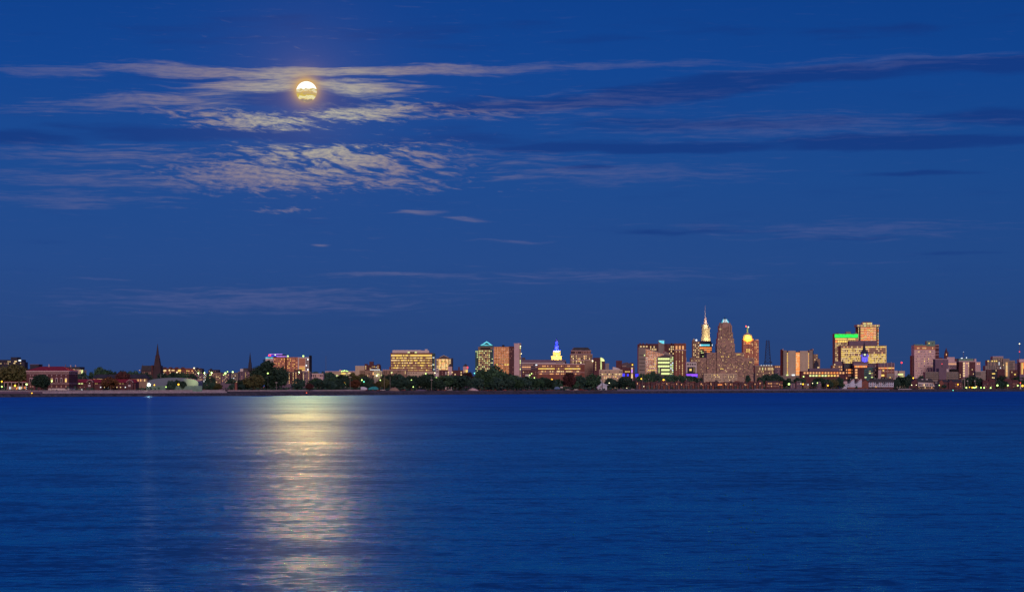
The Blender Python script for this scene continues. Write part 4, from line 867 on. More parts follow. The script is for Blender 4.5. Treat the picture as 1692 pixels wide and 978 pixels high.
b = B('green_band_tower', 'office tower with glowing bright green top band above yellow-lit floors', 3900, 1399, cat='tower')
b.box('wall', 1379.4, 1418.6, 551.2, 'brown', dep=28); b.box('green_band', 1379.2, 1417.6, 552, 'green', y1=557.8, dep=.8, front=-.6); b.box('roof_plant', 1399, 1407, 547.8, 'concrete', y1=551.4, dep=8, front=8); b.box('roof_plant', 1414, 1417, 548.8, 'concrete', y1=551.4, dep=4, front=8); b.box('roof_plant', 1383, 1387, 549.8, 'darkcon', y1=551.4, dep=4, front=8)
b.win(1380, 1418, 558.6, 561.2, 16, 1, [('yel', 3), ('dimy', 1)], .9, .85); b.win(1380, 1418, 562, 565.6, 10, 1, [('yel', 4), ('orange', 1)], .85, .95)
b.win(1380, 1418, 566, 597, 16, 10, [('cream', 3), ('yel', 1.4), ('dimy', 2), ('dim', 1)], .8, .5); b.done()
b = B('amber_tower', 'tallest tower at right, amber banded glass under a yellow-lit overhanging cap', 4100, 1435, cat='tower')
b.box('wall', 1418, 1452, 540, 'black', dep=32, front=.5); b.box('cap', 1416, 1453.4, 536.2, 'cream', y1=540, dep=36, front=-1.5); b.box('roof_box', 1426, 1442.4, 532.4, 'cream', y1=536.4, dep=18, front=7); b.box('roof_box', 1428, 1440, 531.2, 'darkcon', y1=532.6, dep=12, front=9)
b.box('bronze_bay', 1421.8, 1447.8, 540.4, 'sunglass', dep=1.2, front=-.8)
b.win(1422, 1447.4, 540.6, 566, 5, 9, [('orange', 2), ('warm', 2), ('yel', 1)], 1.0, .42, front=-1); b.win(1417.9, 1419.6, 541, 562, 1, 9, 'cream', .7, .55, .5); b.win(1450, 1452, 541, 571, 1, 12, [('cream', 2), ('orange', 1)], .7, .55, .5)  # bay bands glow, standing in for afterglow mirrored in the glass
b.win(1417, 1453, 536.8, 539.6, 18, 1, [('yel', 2), ('dimy', 2), ('grn', 1)], .6, .6, front=-1.5); b.win(1427, 1442, 533, 535.8, 7, 1, [('yel', 1), ('grn', 1), ('dimy', 1)], .7, .6, 7); b.done()
b = B('broad_banded_slab', 'broad slab with ten rows of cream-lit windows and a mauve penthouse', 3700, 1427)
b.box('wall', 1389.2, 1464.6, 570.6, 'brown', dep=30); b.box('penthouse', 1404, 1450.2, 562.6, 'mauve', y1=570.8, dep=20, front=5)
CR = [('cream', 3), ('yel', 3), ('dimy', 1.2)]; DR = [('dim', 5), ('warm', 1), ('cream', .5)]
for k in range(10):
    y0 = 571.6+k*3.2
    b.win(1390, 1427, y0, y0+3.2, 20, 1, DR if k == 0 else CR if k in (1, 3, 5, 6, 7, 8, 9) else [('yel', 1), ('cream', 1), ('dim', 1)], .9, .62)
    b.win(1427, 1464, y0, y0+3.2, 20, 1, DR if k in (1, 2, 3) else CR, .9, .62)
b.box('lit_side', 1463.2, 1464.8, 571, 'dimy', y1=601, dep=.5, front=-.5); b.done()
b = B('cathedral_steeple', 'dark gothic steeple with lit yellow clock and deep blue floodlit belfry', 3400, 1428.5, cat='church')
b.box('belfry', 1423.6, 1434.4, 584, 'concrete', dep=10); b.lathe('spire', 1428.8, [(4.6, 584.4), (3.2, 579.5), (2.6, 577), (1.3, 570.5), (.15, 563.6)], 'navy', 8, cy=5)
for x in (1424, 1433.8): b.lathe('pinnacle', x, [(.8, 585), (.8, 581.5), (.1, 578.4)], 'navy', 6, cy=.8); b.lathe('pinnacle', x, [(.8, 585), (.8, 581.5), (.1, 578.4)], 'navy', 6, cy=9)
b.poly('clock_gable', [(1426, 589), (1431.6, 589), (1431.6, 584.6), (1428.8, 581.4), (1426, 584.6)], 'navy', dep=1, front=-.8)
m_ = MB(); m_.prism([(b.lx(1428.8)+1.5*math.cos(a*math.pi/8), b.lz(586)+1.5*math.sin(a*math.pi/8)) for a in range(16)], -1.2, -.8); m_.build('clock_face', E['grn'], b.e)
for x in (1426, 1428.8, 1431.6): b.one(x, 596, 1.0, 6.5, 'blue', 0, 'lit_louvre')
b.orb('blue_lamp', 1422.6, 587.4, .9, 'blue', -1.5); b.orb('blue_lamp', 1434.4, 587.4, .9, 'blue', -1.5); b.box('nave', 1412, 1440, 603, 'darkcon', dep=20, front=6); b.done()
flood('belfry_flood', 1428.8, 600, 3400, 8, 1428.8, 590, (.06, .08, 1), 4, 90, 1, tf=0)
b = B('corner_brick_block', 'brown block with orange windows and bright roof globe left of the maroon offices', 3050, 1385); b.box('wall', 1375, 1395, 603.4, 'brown', dep=16); b.box('roof_house', 1379.6, 1393.6, 596.5, 'mauve', y1=603.6, dep=10, front=4); b.orb('roof_globe', 1379.2, 602, 1.2, 'cream', 0); b.box('stack', 1392.4, 1393.8, 593.5, 'navy', y1=602, dep=1.4, front=2)
for x, y in ((1386.8, 606), (1390.2, 606), (1387.4, 610.6), (1390.6, 610.6), (1378, 606)): b.one(x, y, 1.7, 2.0, 'warm')
b.done()
b = B('dark_glass_annex', 'dark grey glazed storey above maroon block with orange windows', 3000, 1403)
b.box('upper_storey', 1395.2, 1410.2, 600, 'darkcon', dep=16, front=2); b.box('wall', 1395.4, 1410.4, 608.8, 'maroon', dep=18); b.win(1396, 1410, 601, 608, 7, 1, 'dark', .8, .9, 2)
for y in (611, 615.6): b.one(1403.6, y, 5, 2.6, 'orange'); b.one(1398.8, y, 1.6, 2, 'warm'); b.one(1408.4, y, 1.6, 2, 'warm')
b.one(1403.8, 620.4, 5, 2.4, 'dim'); b.one(1398.8, 624.4, 1.6, 2, 'warm'); b.one(1408.6, 620, 1.4, 1.6, 'dim'); b.done()
b = B('lit_cornice_block', 'maroon block under a mauve roof with glowing orange gallery row', 2980, 1421)
b.box('roof_storey', 1410.6, 1434, 597.6, 'mauve', y1=602.6, dep=14, front=2); b.box('roof_edge', 1410.4, 1434.2, 602, 'pink', y1=603, dep=18, front=-.6); b.box('gallery', 1411, 1433.6, 603, 'brick', y1=608, dep=16); b.win(1411.8, 1432.6, 603.8, 607, 8, 1, [('orange', 1), ('warm', 3)], .85, .85)
b.box('wall', 1410.8, 1428, 608, 'maroon', dep=16, front=-.2)
for y in (611, 615.2, 619.6, 623.6): b.one(1414.8, y, 3.6, 2.8, 'warm' if y < 623 else 'cream', -.2)
b.done()
b = B('teal_glass_block', 'narrow teal glass block between maroon and mauve office blocks', 2980, 1436); b.box('glass_front', 1428.2, 1443, 606.8, 'teal', dep=14, front=1)
b.win(1428.6, 1442.8, 608, 625, 4, 5, [('dark', 4), ('grn', .6), ('dim', .6), ('dimy', .5)], .9, .5, 1); b.box('roof', 1428, 1436, 602.5, 'darkcon', y1=607, dep=10, front=3); b.done()
b = B('mauve_office', 'plain dark mauve office block behind the white townhouse row', 3000, 1444); b.box('wall', 1436, 1451, 601, 'mauve', dep=16, front=3); b.win(1443.6, 1450.6, 602.5, 624, 3, 6, [('dark', 3), ('dim', 1)], .7, .5, 3); b.box('parapet', 1435.8, 1451.2, 600.5, 'darkcon', y1=601.2, dep=16.4, front=2.8); b.done()
b = B('ribbed_office', 'office with white vertical fins and one orange lit storey', 2960, 1465)
b.box('wall', 1451, 1478, 606, 'brick', dep=18); b.box('upper_storey', 1451, 1478, 599.2, 'mauve', y1=606.2, dep=18, front=.4); b.box('lower_storey', 1465, 1477, 616.5, 'concrete', y1=624.5, dep=1, front=-.5); b.box('lower_storey', 1451.2, 1456, 611.5, 'pink', dep=1, front=-.5)
for x in (1455.4, 1461, 1466.6, 1472.6, 1477.6): b.box('fin', x-.25, x+.25, 597.6 if x == 1472.6 else 599.6, 'pink', y1=616, dep=.8, front=-.7)
b.win(1451.6, 1477.6, 606.6, 609.4, 12, 1, [('warm', 3), ('orange', 2), ('yel', .5)], .9, .7); b.one(1459.6, 612.2, 3, 2.8, 'yel'); b.one(1458.6, 620, 5, 3, 'yel', -.1); b.one(1470.5, 608, 4.4, 1.6, 'yel', -.2); b.one(1470.6, 623.6, 1.6, 1.6, 'yel', -.8); b.win(1456.5, 1477, 611, 615.5, 6, 1, 'dim', .7, .5); b.done()
b = B('white_annex', 'small plain white block right of the white-finned office', 3000, 1480.5); b.box('wall', 1478.2, 1483.2, 612.2, 'white', dep=10); b.box('door', 1479.8, 1481.4, 620, 'darkcon', dep=.3, front=-.2); b.done()
b = B('beacon_building', 'cream block with green floodlit front and mast carrying a red beacon', 3050, 1490); b.box('wall', 1485, 1495.2, 612.6, 'cream', dep=12); b.box('mast', 1490.2, 1490.7, 599, 'steel', y1=613, dep=.6, front=4); b.orb('red_beacon', 1490.4, 599, 1.5, 'red', 3.5); b.one(1488, 618.4, 8.6, 2.4, 'grn'); b.one(1490.6, 622.6, 5.6, 2, 'grn'); b.done()  # both greenish panels glow in place of floodlight on the front

b = B('terracotta_tower', 'tall pale terracotta tower with grid windows and green rooftop pavilion', 3600, 1528, cat='tower')
b.box('wall', 1510.6, 1545.2, 570, 'terra', dep=26); b.box('attic', 1510.4, 1545.4, 570, 'orangebrick', y1=577.8, dep=.6, front=-.5); b.box('roof_pavilion', 1531, 1545, 563.2, 'copper', y1=572.2, dep=14, front=-.8); b.box('parapet', 1511, 1525, 568.6, 'copper', y1=571, dep=10, front=-.7); b.box('parapet', 1525, 1531, 569.6, 'copper', y1=571, dep=10, front=-.6)
b.box('dark_side', 1507.4, 1510.6, 587.4, 'maroon', dep=18, front=3); b.one(1535, 567.2, 1.8, 1.6, 'yel', -.9); b.one(1540.8, 567.4, 1.6, 1.6, 'dark', -.9)  # side face set back, shade given by its dark colour
b.win(1512.5, 1544.4, 573, 577, 14, 1, [('dim', 2), ('cream', 1), ('warm', 1)], .4, .6, front=-.6); b.win(1512.6, 1545, 579, 622, 14, 11, [('dark', 2), ('dim', 4), ('dimy', .5), ('yel', .12)], .5, .5)
for i in range(8): b.box('pier', 1511.8+i*4.66-.3, 1511.8+i*4.66+.3, 578, 'terra', y1=623, dep=.6, front=-.5)
b.done()
b = B('striped_tower', 'slim maroon tower with pale stripes right of the terracotta tower', 3620, 1548.5, cat='tower'); b.box('wall', 1545.6, 1551.8, 568.6, 'maroon', dep=14, front=2)
for y in (569.6, 574, 580.8, 585.6): b.box('stripe', 1545.5, 1551.9, y, 'pink', y1=y+.7, dep=1, front=1.7)
b.box('lower_wing', 1551.8, 1558, 591, 'maroon', dep=12, front=2); b.done()
b = B('mauve_warehouse', 'plain mauve windowless block right of the terracotta tower', 3550, 1557); b.box('wall', 1545.4, 1567, 593.6, 'mauve', dep=20); b.one(1556.5, 601, 1, 1, 'red'); b.one(1556.4, 605, 1.2, 3, 'dark'); b.box('parapet', 1545.2, 1567.2, 593, 'pink', y1=593.8, dep=20.4, front=-.2); b.done()
b = B('gothic_turret', 'small dark gothic turret with a lit lancet opening', 3700, 1564, cat='tower'); b.box('tower', 1561, 1567, 584.5, 'maroon', dep=6); b.lathe('spire', 1564, [(3.1, 584.8), (1.8, 579.5), (.1, 574.4)], 'maroon', 8, cy=3); b.one(1563.8, 585.6, 1.2, 3, 'warm')
for x in (1561.2, 1566.8): b.lathe('pinnacle', x, [(.5, 585), (.5, 582.5), (.05, 580)], 'maroon', 6, cy=.5)
b.done()
b = B('arched_window_block', 'pale block with a lit window row over a dark arched row', 3450, 1575); b.box('wall', 1566, 1584.2, 597, 'pink', dep=18); b.box('upper_wall', 1565.4, 1578, 589.8, 'pink', y1=597.2, dep=14, front=3); b.box('dark_wing', 1578, 1584, 592.4, 'maroon', y1=597.2, dep=12, front=3)
b.win(1567, 1583.6, 599.6, 602.6, 8, 1, 'warm', .55, .75); b.win(1567, 1583.6, 603.6, 606.8, 8, 1, 'dark', .5, .9); b.done()
b = B('parking_ramp', 'grey parking ramp with open decks and a small white sign', 3250, 1556)
b.box('wall', 1529, 1583.6, 614.4, 'concrete', dep=20); b.box('stair_core', 1551, 1563.4, 608.4, 'mauve', dep=22, front=-1.5); b.box('dark_box', 1571, 1584, 609.8, 'black', y1=614.2, dep=8, front=3); b.box('white_sign', 1564.2, 1567.6, 609.4, 'white', y1=614, dep=1, front=1)
b.win(1529.6, 1550.6, 615.4, 628, 9, 4, 'dark', .86, .45); b.win(1563.8, 1583.2, 615.4, 628, 8, 4, 'dark', .8, .45); b.done()
b = B('maroon_office', 'maroon office with lit stair column and pale green roof storey', 3400, 1598)
b.box('wall', 1584.4, 1611.4, 597.4, 'maroon', dep=20); b.box('roof_storey', 1585, 1609, 592.2, 'copper', y1=596.6, dep=14, front=3); b.box('cornice', 1584.2, 1612, 596.4, 'pink', y1=597.6, dep=20.6, front=-.3); b.box('antenna', 1593, 1593.5, 581.4, 'steel', y1=593, dep=.5, front=6); b.orb('mast_lamp', 1593.3, 581.2, .4, 'white', 6)
b.one(1589.8, 591.6, 3, 1.2, 'white', 3, 'roof_light'); b.one(1597.6, 590.8, 1.6, 1.8, 'white', 3, 'roof_light')
for k in range(6): b.one(1592.8, 600+k*4.1, 2.6, 2.6, 'cream'); b.one(1597.8, 600+k*4.1, 2.2, 1.6, 'dim' if k else 'warm'); b.one(1600.4, 600+k*4.1, 1, 2.8, 'cream' if k < 2 else 'dimy')
b.box('light_bay', 1591, 1601.4, 598, 'pink', y1=624, dep=.6, front=-.1 if 0 else .05-.12)
for x, y in ((1606.4, 610.4), (1586.6, 619), (1586.6, 622.6), (1608.4, 617.6), (1606.6, 614)): b.one(x, y, 1, 1.8, 'cream' if x != 1606.6 else 'dark', -.1)
b.done()
b = B('pale_corner_tower', 'pale pink block right of the maroon office with two lit top windows', 3450, 1616); b.box('wall', 1611.6, 1620.2, 597.6, 'pink', dep=16); b.box('wall', 1611, 1614, 592.6, 'pink', dep=10, front=4); b.one(1615, 601, 1.4, 1.8, 'warm'); b.one(1617.8, 601, 1.4, 1.8, 'warm'); b.win(1612, 1620, 604, 612, 4, 3, 'dim', .4, .4); b.done()
b = B('low_grey_ramp', 'low grey deck building left of the stepped condominium', 3350, 1620); b.box('wall', 1612, 1628.6, 613.4, 'concrete', dep=14); b.win(1612.6, 1620.4, 614.6, 620, 4, 3, 'dark', .8, .5); b.box('parapet', 1611.8, 1628.8, 613, 'white', y1=613.6, dep=14.4, front=-.2); b.done()
b = B('stepped_condominium', 'stepped grey condominium with balconies and one brightly lit stair column', 3500, 1656)
for x0, x1, yt, m, fr in ((1628.4, 1634, 604, 'concrete', 2), (1632, 1645, 595, 'concrete', 1), (1641, 1658.4, 589.6, 'concrete', 3), (1657, 1668, 592.4, 'concrete', 0), (1668, 1677.6, 595.4, 'concrete', 2), (1677, 1685.4, 600, 'mauve', 4), (1629.8, 1638, 610.4, 'maroon', -2), (1648, 1660, 610, 'maroon', -1), (1668, 1684, 611, 'maroon', -.5)): b.box('wall', x0, x1, yt, m, dep=18, front=fr)
b.box('roof_edge', 1641, 1658.6, 588.6, 'pink', y1=589.8, dep=16, front=2.6); b.box('stair_column', 1661.6, 1665, 598, 'dimy', y1=622, dep=.5, front=-.5); b.win(1661.7, 1664.9, 599, 621, 1, 10, [('warm', 2), ('cream', 2)], .8, .7, front=-.5)
for x in (1633, 1639.6, 1643.6, 1646.8): b.one(x, 596.4, 2.0, 1.8, 'yel', .9)
b.win(1646, 1657, 592, 609, 5, 6, [('dark', 4), ('dim', 2), ('white', .3)], .5, .6, 3); b.win(1634, 1644.6, 599, 609, 4, 4, [('dark', 3), ('dim', 2)], .5, .6, 1); b.win(1666, 1677, 597, 610, 5, 5, [('dark', 4), ('dim', 2)], .4, .7, 2); b.win(1630.4, 1637.6, 611.5, 625, 2, 6, 'dark', .9, .4, -2)
for x, y, w_ in ((1641.2, 617.2, 5), (1639.6, 623.6, 1.8), (1642, 624, 1.6), (1681.6, 615, 2.4), (1676.6, 618.4, 2.6), (1645.4, 612, 1), (1671.6, 614.6, 1), (1657.5, 603, 1)): b.one(x, y, w_, 2, 'yel' if w_ > 2 else 'cream', -2)
b.box('infill', 1638, 1648, 610, 'navy', dep=10, front=0); b.done()
b = B('edge_tower', 'brown tower cut by the right picture edge with a yellow-lit window column', 3400, 1700, cat='tower'); b.box('wall', 1685.6, 1716, 598, 'orangebrick', dep=20); b.box('roof_storey', 1684.6, 1712, 593.2, 'pink', y1=598.2, dep=16, front=2); b.win(1687.4, 1690.4, 599.4, 618, 1, 9, 'yel', .6, .8); b.one(1692, 604, 2.4, 10, 'orange'); b.win(1694, 1715, 600, 618, 6, 6, DIMW, .5, .5); b.box('podium', 1684, 1716, 618.5, 'mauve', dep=12, front=-4); b.done()
b = B('beacon_mast', 'thin mast with a yellow lamp at its top and a red light halfway', 3450, 1684.6, cat='mast'); b.box('mast', 1684.4, 1684.8, 567, 'steel', dep=.5); b.orb('top_lamp', 1684.6, 568, 1.0, 'lampw', 0); b.orb('red_light', 1684.6, 581, .9, 'red', 0); b.done()

B.CITY = False
# ================================================================ land
def mound(px, d):   # gentle unevenness of the land
    return mnoise.noise(Vector((px*.013, d*.004, 1.7)))*.25
cols = [x for x in range(-900, 2601, 25)]
rows = [0, 3, 7, 12, 25, 60, 130, 300, 700, 1500, 3500, 8000, 20000]
def shore_pt(px): D = shoreD(px); return (X(px, D), D)
gb = MB(); v = []
for px in cols:
    x0, y0 = shore_pt(px)
    if px < -500: y0 = shoreD(-500); x0 = X(px, y0)
    if px > 2150: y0 = shoreD(2150)+(px-2150)*2; x0 = X(px, y0)
    for r in rows:
        D = y0+r; z = -1.2 if r == 0 else 2.3+.2*mnoise.noise(Vector((px*.2, 3, 0))) if r == 3 else groundz(r)+mound(px, r) if r > 7 else 3.2
        v.append((x0*(D/y0), D, z))
n = len(rows); f = []
for i in range(len(cols)-1):
    for j in range(n-1):
        a = i*n+j; f.append((a, a+n, a+n+1, a+1))
gm = MM('parkland_ground', .045, .05, .035, var=.3, scale=.03)
gb.add(v, f); g_ = gb.build('ground', gm); tag(g_, kind='structure')
# stone revetment along the water: rough rock band, dark wet foot, pale dry top
def strip(name, m, x0, x1, prof, step=4, rough=0.0, seed=0):
    b = MB(); v = []; npf = len(prof)
    xs = [x0+i*step for i in range(int((x1-x0)/step)+1)]
    for i, px in enumerate(xs):
        sx, sy = shore_pt(px)
        for j, (d, z) in enumerate(prof):
            k = mnoise.noise(Vector((px*.31+seed, j*2.1, 0)))*rough
            D = sy+d+k; v.append((sx*(D/sy), D, z+mnoise.noise(Vector((px*.43, j*1.3, 9+seed)))*rough*.5))
    f = []
    for i in range(len(xs)-1):
        for j in range(npf-1):
            a = i*npf+j; f.append((a, a+npf, a+npf+1, a+1))
    b.add(v, f); o = b.build(name, m); tag(o, kind='structure'); return o
rock = mat('dark_wet_rock', (.060, .064, .085), var=.5, scale=.35, bump=.6)
rock2 = mat('pale_dry_rock', (.20, .18, .22), var=.45, scale=.6, bump=.6)
grass = mat('rough_grass', (.11, .095, .11), var=.4, scale=.12, bump=.2)
strip('shore_bank', rock, -500, 2150, [(-1.5, -1), (-.6, .5), (.6, 1.6), (2.2, 2.2), (4.0, 2.6)], 2, .55)
strip('bank_top', grass, 380, 2150, [(3.6, 2.5), (6, 3.2), (9, 3.55), (14, 3.75)], 3, .3, 5)
strip('stone_revetment', rock2, 1020, 1470, [(3.2, 2.3), (5, 3.1), (8, 4.0), (12, 4.5), (14, 4.2)], 2, .6, 8)
# promenade walls on the left
def wall_thing(name, label, m, x0, x1, d0, th, z0, z1, step=12, cat='wall'):
    b = MB(); xs = [x0+(x1-x0)*i/max(1, int((x1-x0)/step)) for i in range(max(1, int((x1-x0)/step))+1)]
    v = []
    for px in xs:
        sx, sy = shore_pt(px)
        for D in (sy+d0, sy+d0+th):
            for z in (z0, z1): v.append((sx*D/sy, D, z))
    f = []
    for i in range(len(xs)-1):
        a = i*4; f += [(a, a+4, a+5, a+1), (a+1, a+5, a+7, a+3), (a+3, a+7, a+6, a+2), (a+2, a+6, a+4, a)]
    f += [(0, 1, 3, 2), (len(v)-4, len(v)-2, len(v)-1, len(v)-3)]
    sx, sy = shore_pt((x0+x1)/2); c = Vector((sx, sy, z0))
    b.add([tuple(Vector(p)-c) for p in v], f); o = b.build(name, m, loc=c)
    tag(o, label, cat); return o
lilac = MM('weathered_concrete', .44, .40, .46, var=.18, scale=.25)
wall_thing('promenade_wall', 'long pale concrete quay wall along the water below the low maroon wing', lilac, 70, 375, 3.5, 2.5, 2.0, 3.7)
wall_thing('quay_wall', 'dark quay wall at the water in front of the big brick hall', W['mauve'], -120, 69, 3.5, 2.5, 1.0, 3.9)
wall_thing('park_wall', 'pale parapet wall at the back of the left promenade', lilac, -40, 372, 14, .5, 3.6, 4.9)
wall_thing('park_wall', 'pale parapet wall running behind the small waterfront trees', lilac, 376, 604, 16, .5, 3.4, 4.6)
wall_thing('pier_kerb', 'white kerb strip at the shore right of the white long townhouse', W['white'], 1484, 1506, 8, 2, 3.4, 4.4)
wall_thing('pier_kerb', 'short white kerb strip in front of the dark townhouse row', W['white'], 1247, 1262, 10, 2, 3.6, 4.6)
# railing of the left promenade
for x0, x1, lab in ((-20, 112, 'thin railing on the quay in front of the big brick hall'), (114, 262, 'thin railing on the quay in front of the low maroon wing')):
    sx, sy = shore_pt((x0+x1)/2); e = empty('railing', (sx, sy+4.5, 3.7)); tag(e, lab, 'railing')
    rails = MB(); posts = []
    def rp(px, z, d=4.5): a, c = shore_pt(px); D = c+d; return (a*D/c-sx, D-(sy+4.5), z)
    N = int((x1-x0)/3)
    for z in (1.1, .6): 
        for i in range(N): rails.tube(rp(x0+(x1-x0)*i/N, z), rp(x0+(x1-x0)*(i+1)/N, z), .035, n=4)
    rails.build('rail', W['steel'], e)
    for i in range(N+1):
        m_ = MB(); m_.box(-.05, .05, -.05, .05, 0, 1.15); p = rp(x0+(x1-x0)*i/N, 0)
        o = m_.build('post', W['steel'], e); o.location = p

# ================================================================ trees
def leafmat(name, c, c2):
    m = bpy.data.materials.new(name); m.use_nodes = True; t = NT(m.node_tree)
    b = t.node('ShaderNodeBsdfPrincipled'); o = t.node('ShaderNodeOutputMaterial'); t.l.new(b.outputs[0], o.inputs[0])
    oi = t.node('ShaderNodeObjectInfo'); gi = t.node('ShaderNodeNewGeometry')
    n = t.noise(gi.outputs['Position'], .22, 2.0, .6)
    cc = t.mix(t.smooth(n, .35, .65), (*c, 1), (*c2, 1))
    hsv = t.node('ShaderNodeHueSaturation'); t.put(hsv.inputs['Color'], cc)
    t.put(hsv.inputs['Value'], t.math('MULTIPLY_ADD', oi.outputs['Random'], .7, .65)); t.put(hsv.inputs['Hue'], t.math('MULTIPLY_ADD', oi.outputs['Random'], .04, .48))
    t.put(b.inputs['Base Color'], hsv.outputs[0]); b.inputs['Roughness'].default_value = .85; b.inputs['Specular IOR Level'].default_value = .1
    return m
LEAF = {'green': leafmat('foliage_green', (.045, .115, .080), (.070, .155, .090)), 'dark': leafmat('foliage_dark', (.030, .075, .066), (.050, .105, .078)),
        'olive': leafmat('foliage_olive', (.085, .10, .045), (.12, .115, .055)), 'rust': leafmat('foliage_autumn', (.11, .05, .035), (.15, .07, .04)),
        'purple': leafmat('foliage_purple', (.06, .028, .035), (.09, .04, .045))}
def crown_mesh(seed, nclump=26, nleaf=46, tall=1.0, kind='round'):
    r = random.Random(seed); b = MB()
    for c in range(nclump):
        while True:
            p = Vector((r.uniform(-1, 1), r.uniform(-1, 1), r.uniform(-1, 1)))
            if p.length < 1: break
        p = p.normalized()*(p.length**.45)*.74
        if kind == 'cone':
            h = r.random()**1.2; rad = (1-h)*.42; a = r.random()*6.283; p = Vector((math.cos(a)*rad*2, math.sin(a)*rad*2, h*2-1))*.9; cr = .13+.12*(1-h)
        else:
            if p.z < -.2: p.z *= .8
            cr = r.uniform(.24, .40)
        for k in range(nleaf):
            d = Vector((r.gauss(0, 1), r.gauss(0, 1), r.gauss(0, 1))).normalized()*(cr*r.uniform(.55, 1.08))
            q = p+d; q.z *= .86; s_ = r.uniform(.036, .078)
            u = Vector((r.gauss(0, 1), r.gauss(0, 1), r.gauss(0, 1))).normalized(); w_ = u.cross(Vector((r.gauss(0, 1), r.gauss(0, 1), r.gauss(0, 1)))).normalized()
            b.add([q-u*s_-w_*s_*.7, q+u*s_-w_*s_*.6, q+u*s_*.8+w_*s_, q-u*s_*.7+w_*s_*.8], [(0, 1, 2, 3)])
    # normalise: x,y in -.5..+.5 and z 0..1
    xs = [abs(p[0]) for p in b.v]; zs = [p[2] for p in b.v]; mxx = sorted(xs)[int(len(xs)*.985)]; z0, z1 = min(zs), max(zs)
    b.v = [(p[0]/mxx*.5, p[1]/mxx*.5, (p[2]-z0)/(z1-z0)) for p in b.v]
    return b
CROWN = {k: [] for k in LEAF}
protos = [crown_mesh(s, 30+5*(s % 3), 80) for s in range(5)]; cone = crown_mesh(50, 44, 60, kind='cone')
def crown_obj(kind, i):
    key = (kind, i)
    if key not in _wm:
        me = (cone if i == 9 else protos[i % 5]).mesh('crown'); me.materials.append(LEAF[kind]); _wm[key] = me
    return _wm[key]
tb = MB(); tb.tube((0, 0, -.3), (0, 0, .62), .030, .016, 8)
for k in range(5):
    a = k*1.3; tb.tube((0, 0, .34+.05*k), (.26*math.cos(a), .26*math.sin(a), .58+.06*k), .012, .005, 5)
trunk_me = tb.mesh('trunk'); trunk_me.materials.append(W['bark'])
tr = random.Random(5)
TREES = []
def tree(px, ytop, wpx, kind='dark', back=30, label=None, group='trees along the waterfront', cone_=False, low=.14, yb=None):
    D = shoreD(px)+back; zg = groundz(back); h = Z(ytop, D)-zg; w_ = wpx/F*D
    name = {'dark': 'broadleaf_tree', 'green': 'broadleaf_tree', 'olive': 'broadleaf_tree', 'rust': 'autumn_tree', 'purple': 'autumn_tree'}[kind]
    if cone_: name = 'conifer_tree'
    e = empty(name, (X(px, D), D, zg)); 
    adj = {'dark': 'dark', 'green': 'green', 'olive': 'olive brown', 'rust': 'reddish autumn', 'purple': 'dusky purple'}[kind]
    TREES.append((px, e, adj, h, w_, label, group, cone_))
    c = bpy.data.objects.new('crown', crown_obj(kind, 9 if cone_ else tr.randrange(5))); COL.objects.link(c); c.parent = e
    c.scale = (w_, w_, h*(1-low)); c.location = (0, 0, h*low); c.rotation_euler = (0, 0, tr.random()*6.28)
    k = bpy.data.objects.new('trunk', trunk_me); COL.objects.link(k); k.parent = e; s_ = min(w_, h)*1.15
    k.scale = (s_, s_, h)
    return e
T = tree
# left part
T(28, 600.5, 48, 'olive', 90, 'big olive tree rising behind the red-roofed arcade wing', low=.1)
T(68.5, 618, 28, 'dark', 22, 'round dark tree standing in front of the big brick hall', low=.12)
T(-14, 612, 40, 'dark', 120); T(8, 606, 26, 'dark', 170)
for px, y, w_, k, bk, lb in ((119, 614, 14, 'dark', 200, None), (127, 616, 14, 'green', 220, None), (138, 614, 24, 'dark', 150, 'dark bushy tree behind the left white-edged gable'), (151, 613, 16, 'dark', 260, None), (166, 605, 18, 'green', 330, 'taller green tree crest left of the church, highest of its clump'),
    (176, 609, 24, 'green', 330, None), (188, 613, 22, 'dark', 330, None), (201, 611, 22, 'dark', 340, None), (180, 621, 28, 'rust', 45, 'reddish autumn tree before the maroon wing, left one of two'), (204, 613, 22, 'purple', 60, 'dusky purple tree before the maroon wing, right one of two'),
    (213, 612, 22, 'green', 360, None), (226, 611, 24, 'green', 360, None), (240, 614, 22, 'dark', 300, None), (270, 615, 26, 'dark', 330, None), (288, 614, 24, 'dark', 330, None), (303, 614, 24, 'green', 320, None), (318, 616, 18, 'dark', 300, None),
    (283, 627.5, 14, 'dark', 30, None), (292, 626.5, 14, 'dark', 34, None), (302, 629, 12, 'dark', 26, None), (310, 628.5, 13, 'dark', 32, None), (321, 628, 16, 'dark', 36, None), (332, 629, 16, 'dark', 40, None),
    (349, 632, 14, 'dark', 34, None), (358, 633, 18, 'olive', 30, 'low olive-brown tree left of the low mauve wall by the promenade'), (376, 632, 10, 'dark', 34, None), (383, 624, 18, 'dark', 70, None), (384, 633, 10, 'dark', 26, None),
    (400, 626, 18, 'dark', 60, None), (397, 634, 14, 'dark', 30, None), (409, 627, 14, 'dark', 66, None)): T(px, y, w_, k, bk, lb)
T(343, 617, 15, 'dark', 60, 'tall dark conifer in front of the housing blocks', cone_=True, low=.05)
T(350, 621, 13, 'dark', 56)
T(419, 618, 29, 'olive', 30, 'round olive-brown tree left of the huge dark tree', low=.06)
T(441, 592.3, 48, 'dark', 60, 'huge dark tree rising in front of the hospital, tallest on the left shore', low=.04)
T(430, 603, 30, 'dark', 66); T(452, 612, 26, 'dark', 52); T(465, 603.5, 23, 'dark', 95, 'dark tree top just right of the huge dark tree')
T(491.5, 624.3, 26, 'dark', 28, 'round dark small tree alone before the apartment slabs', low=.13)
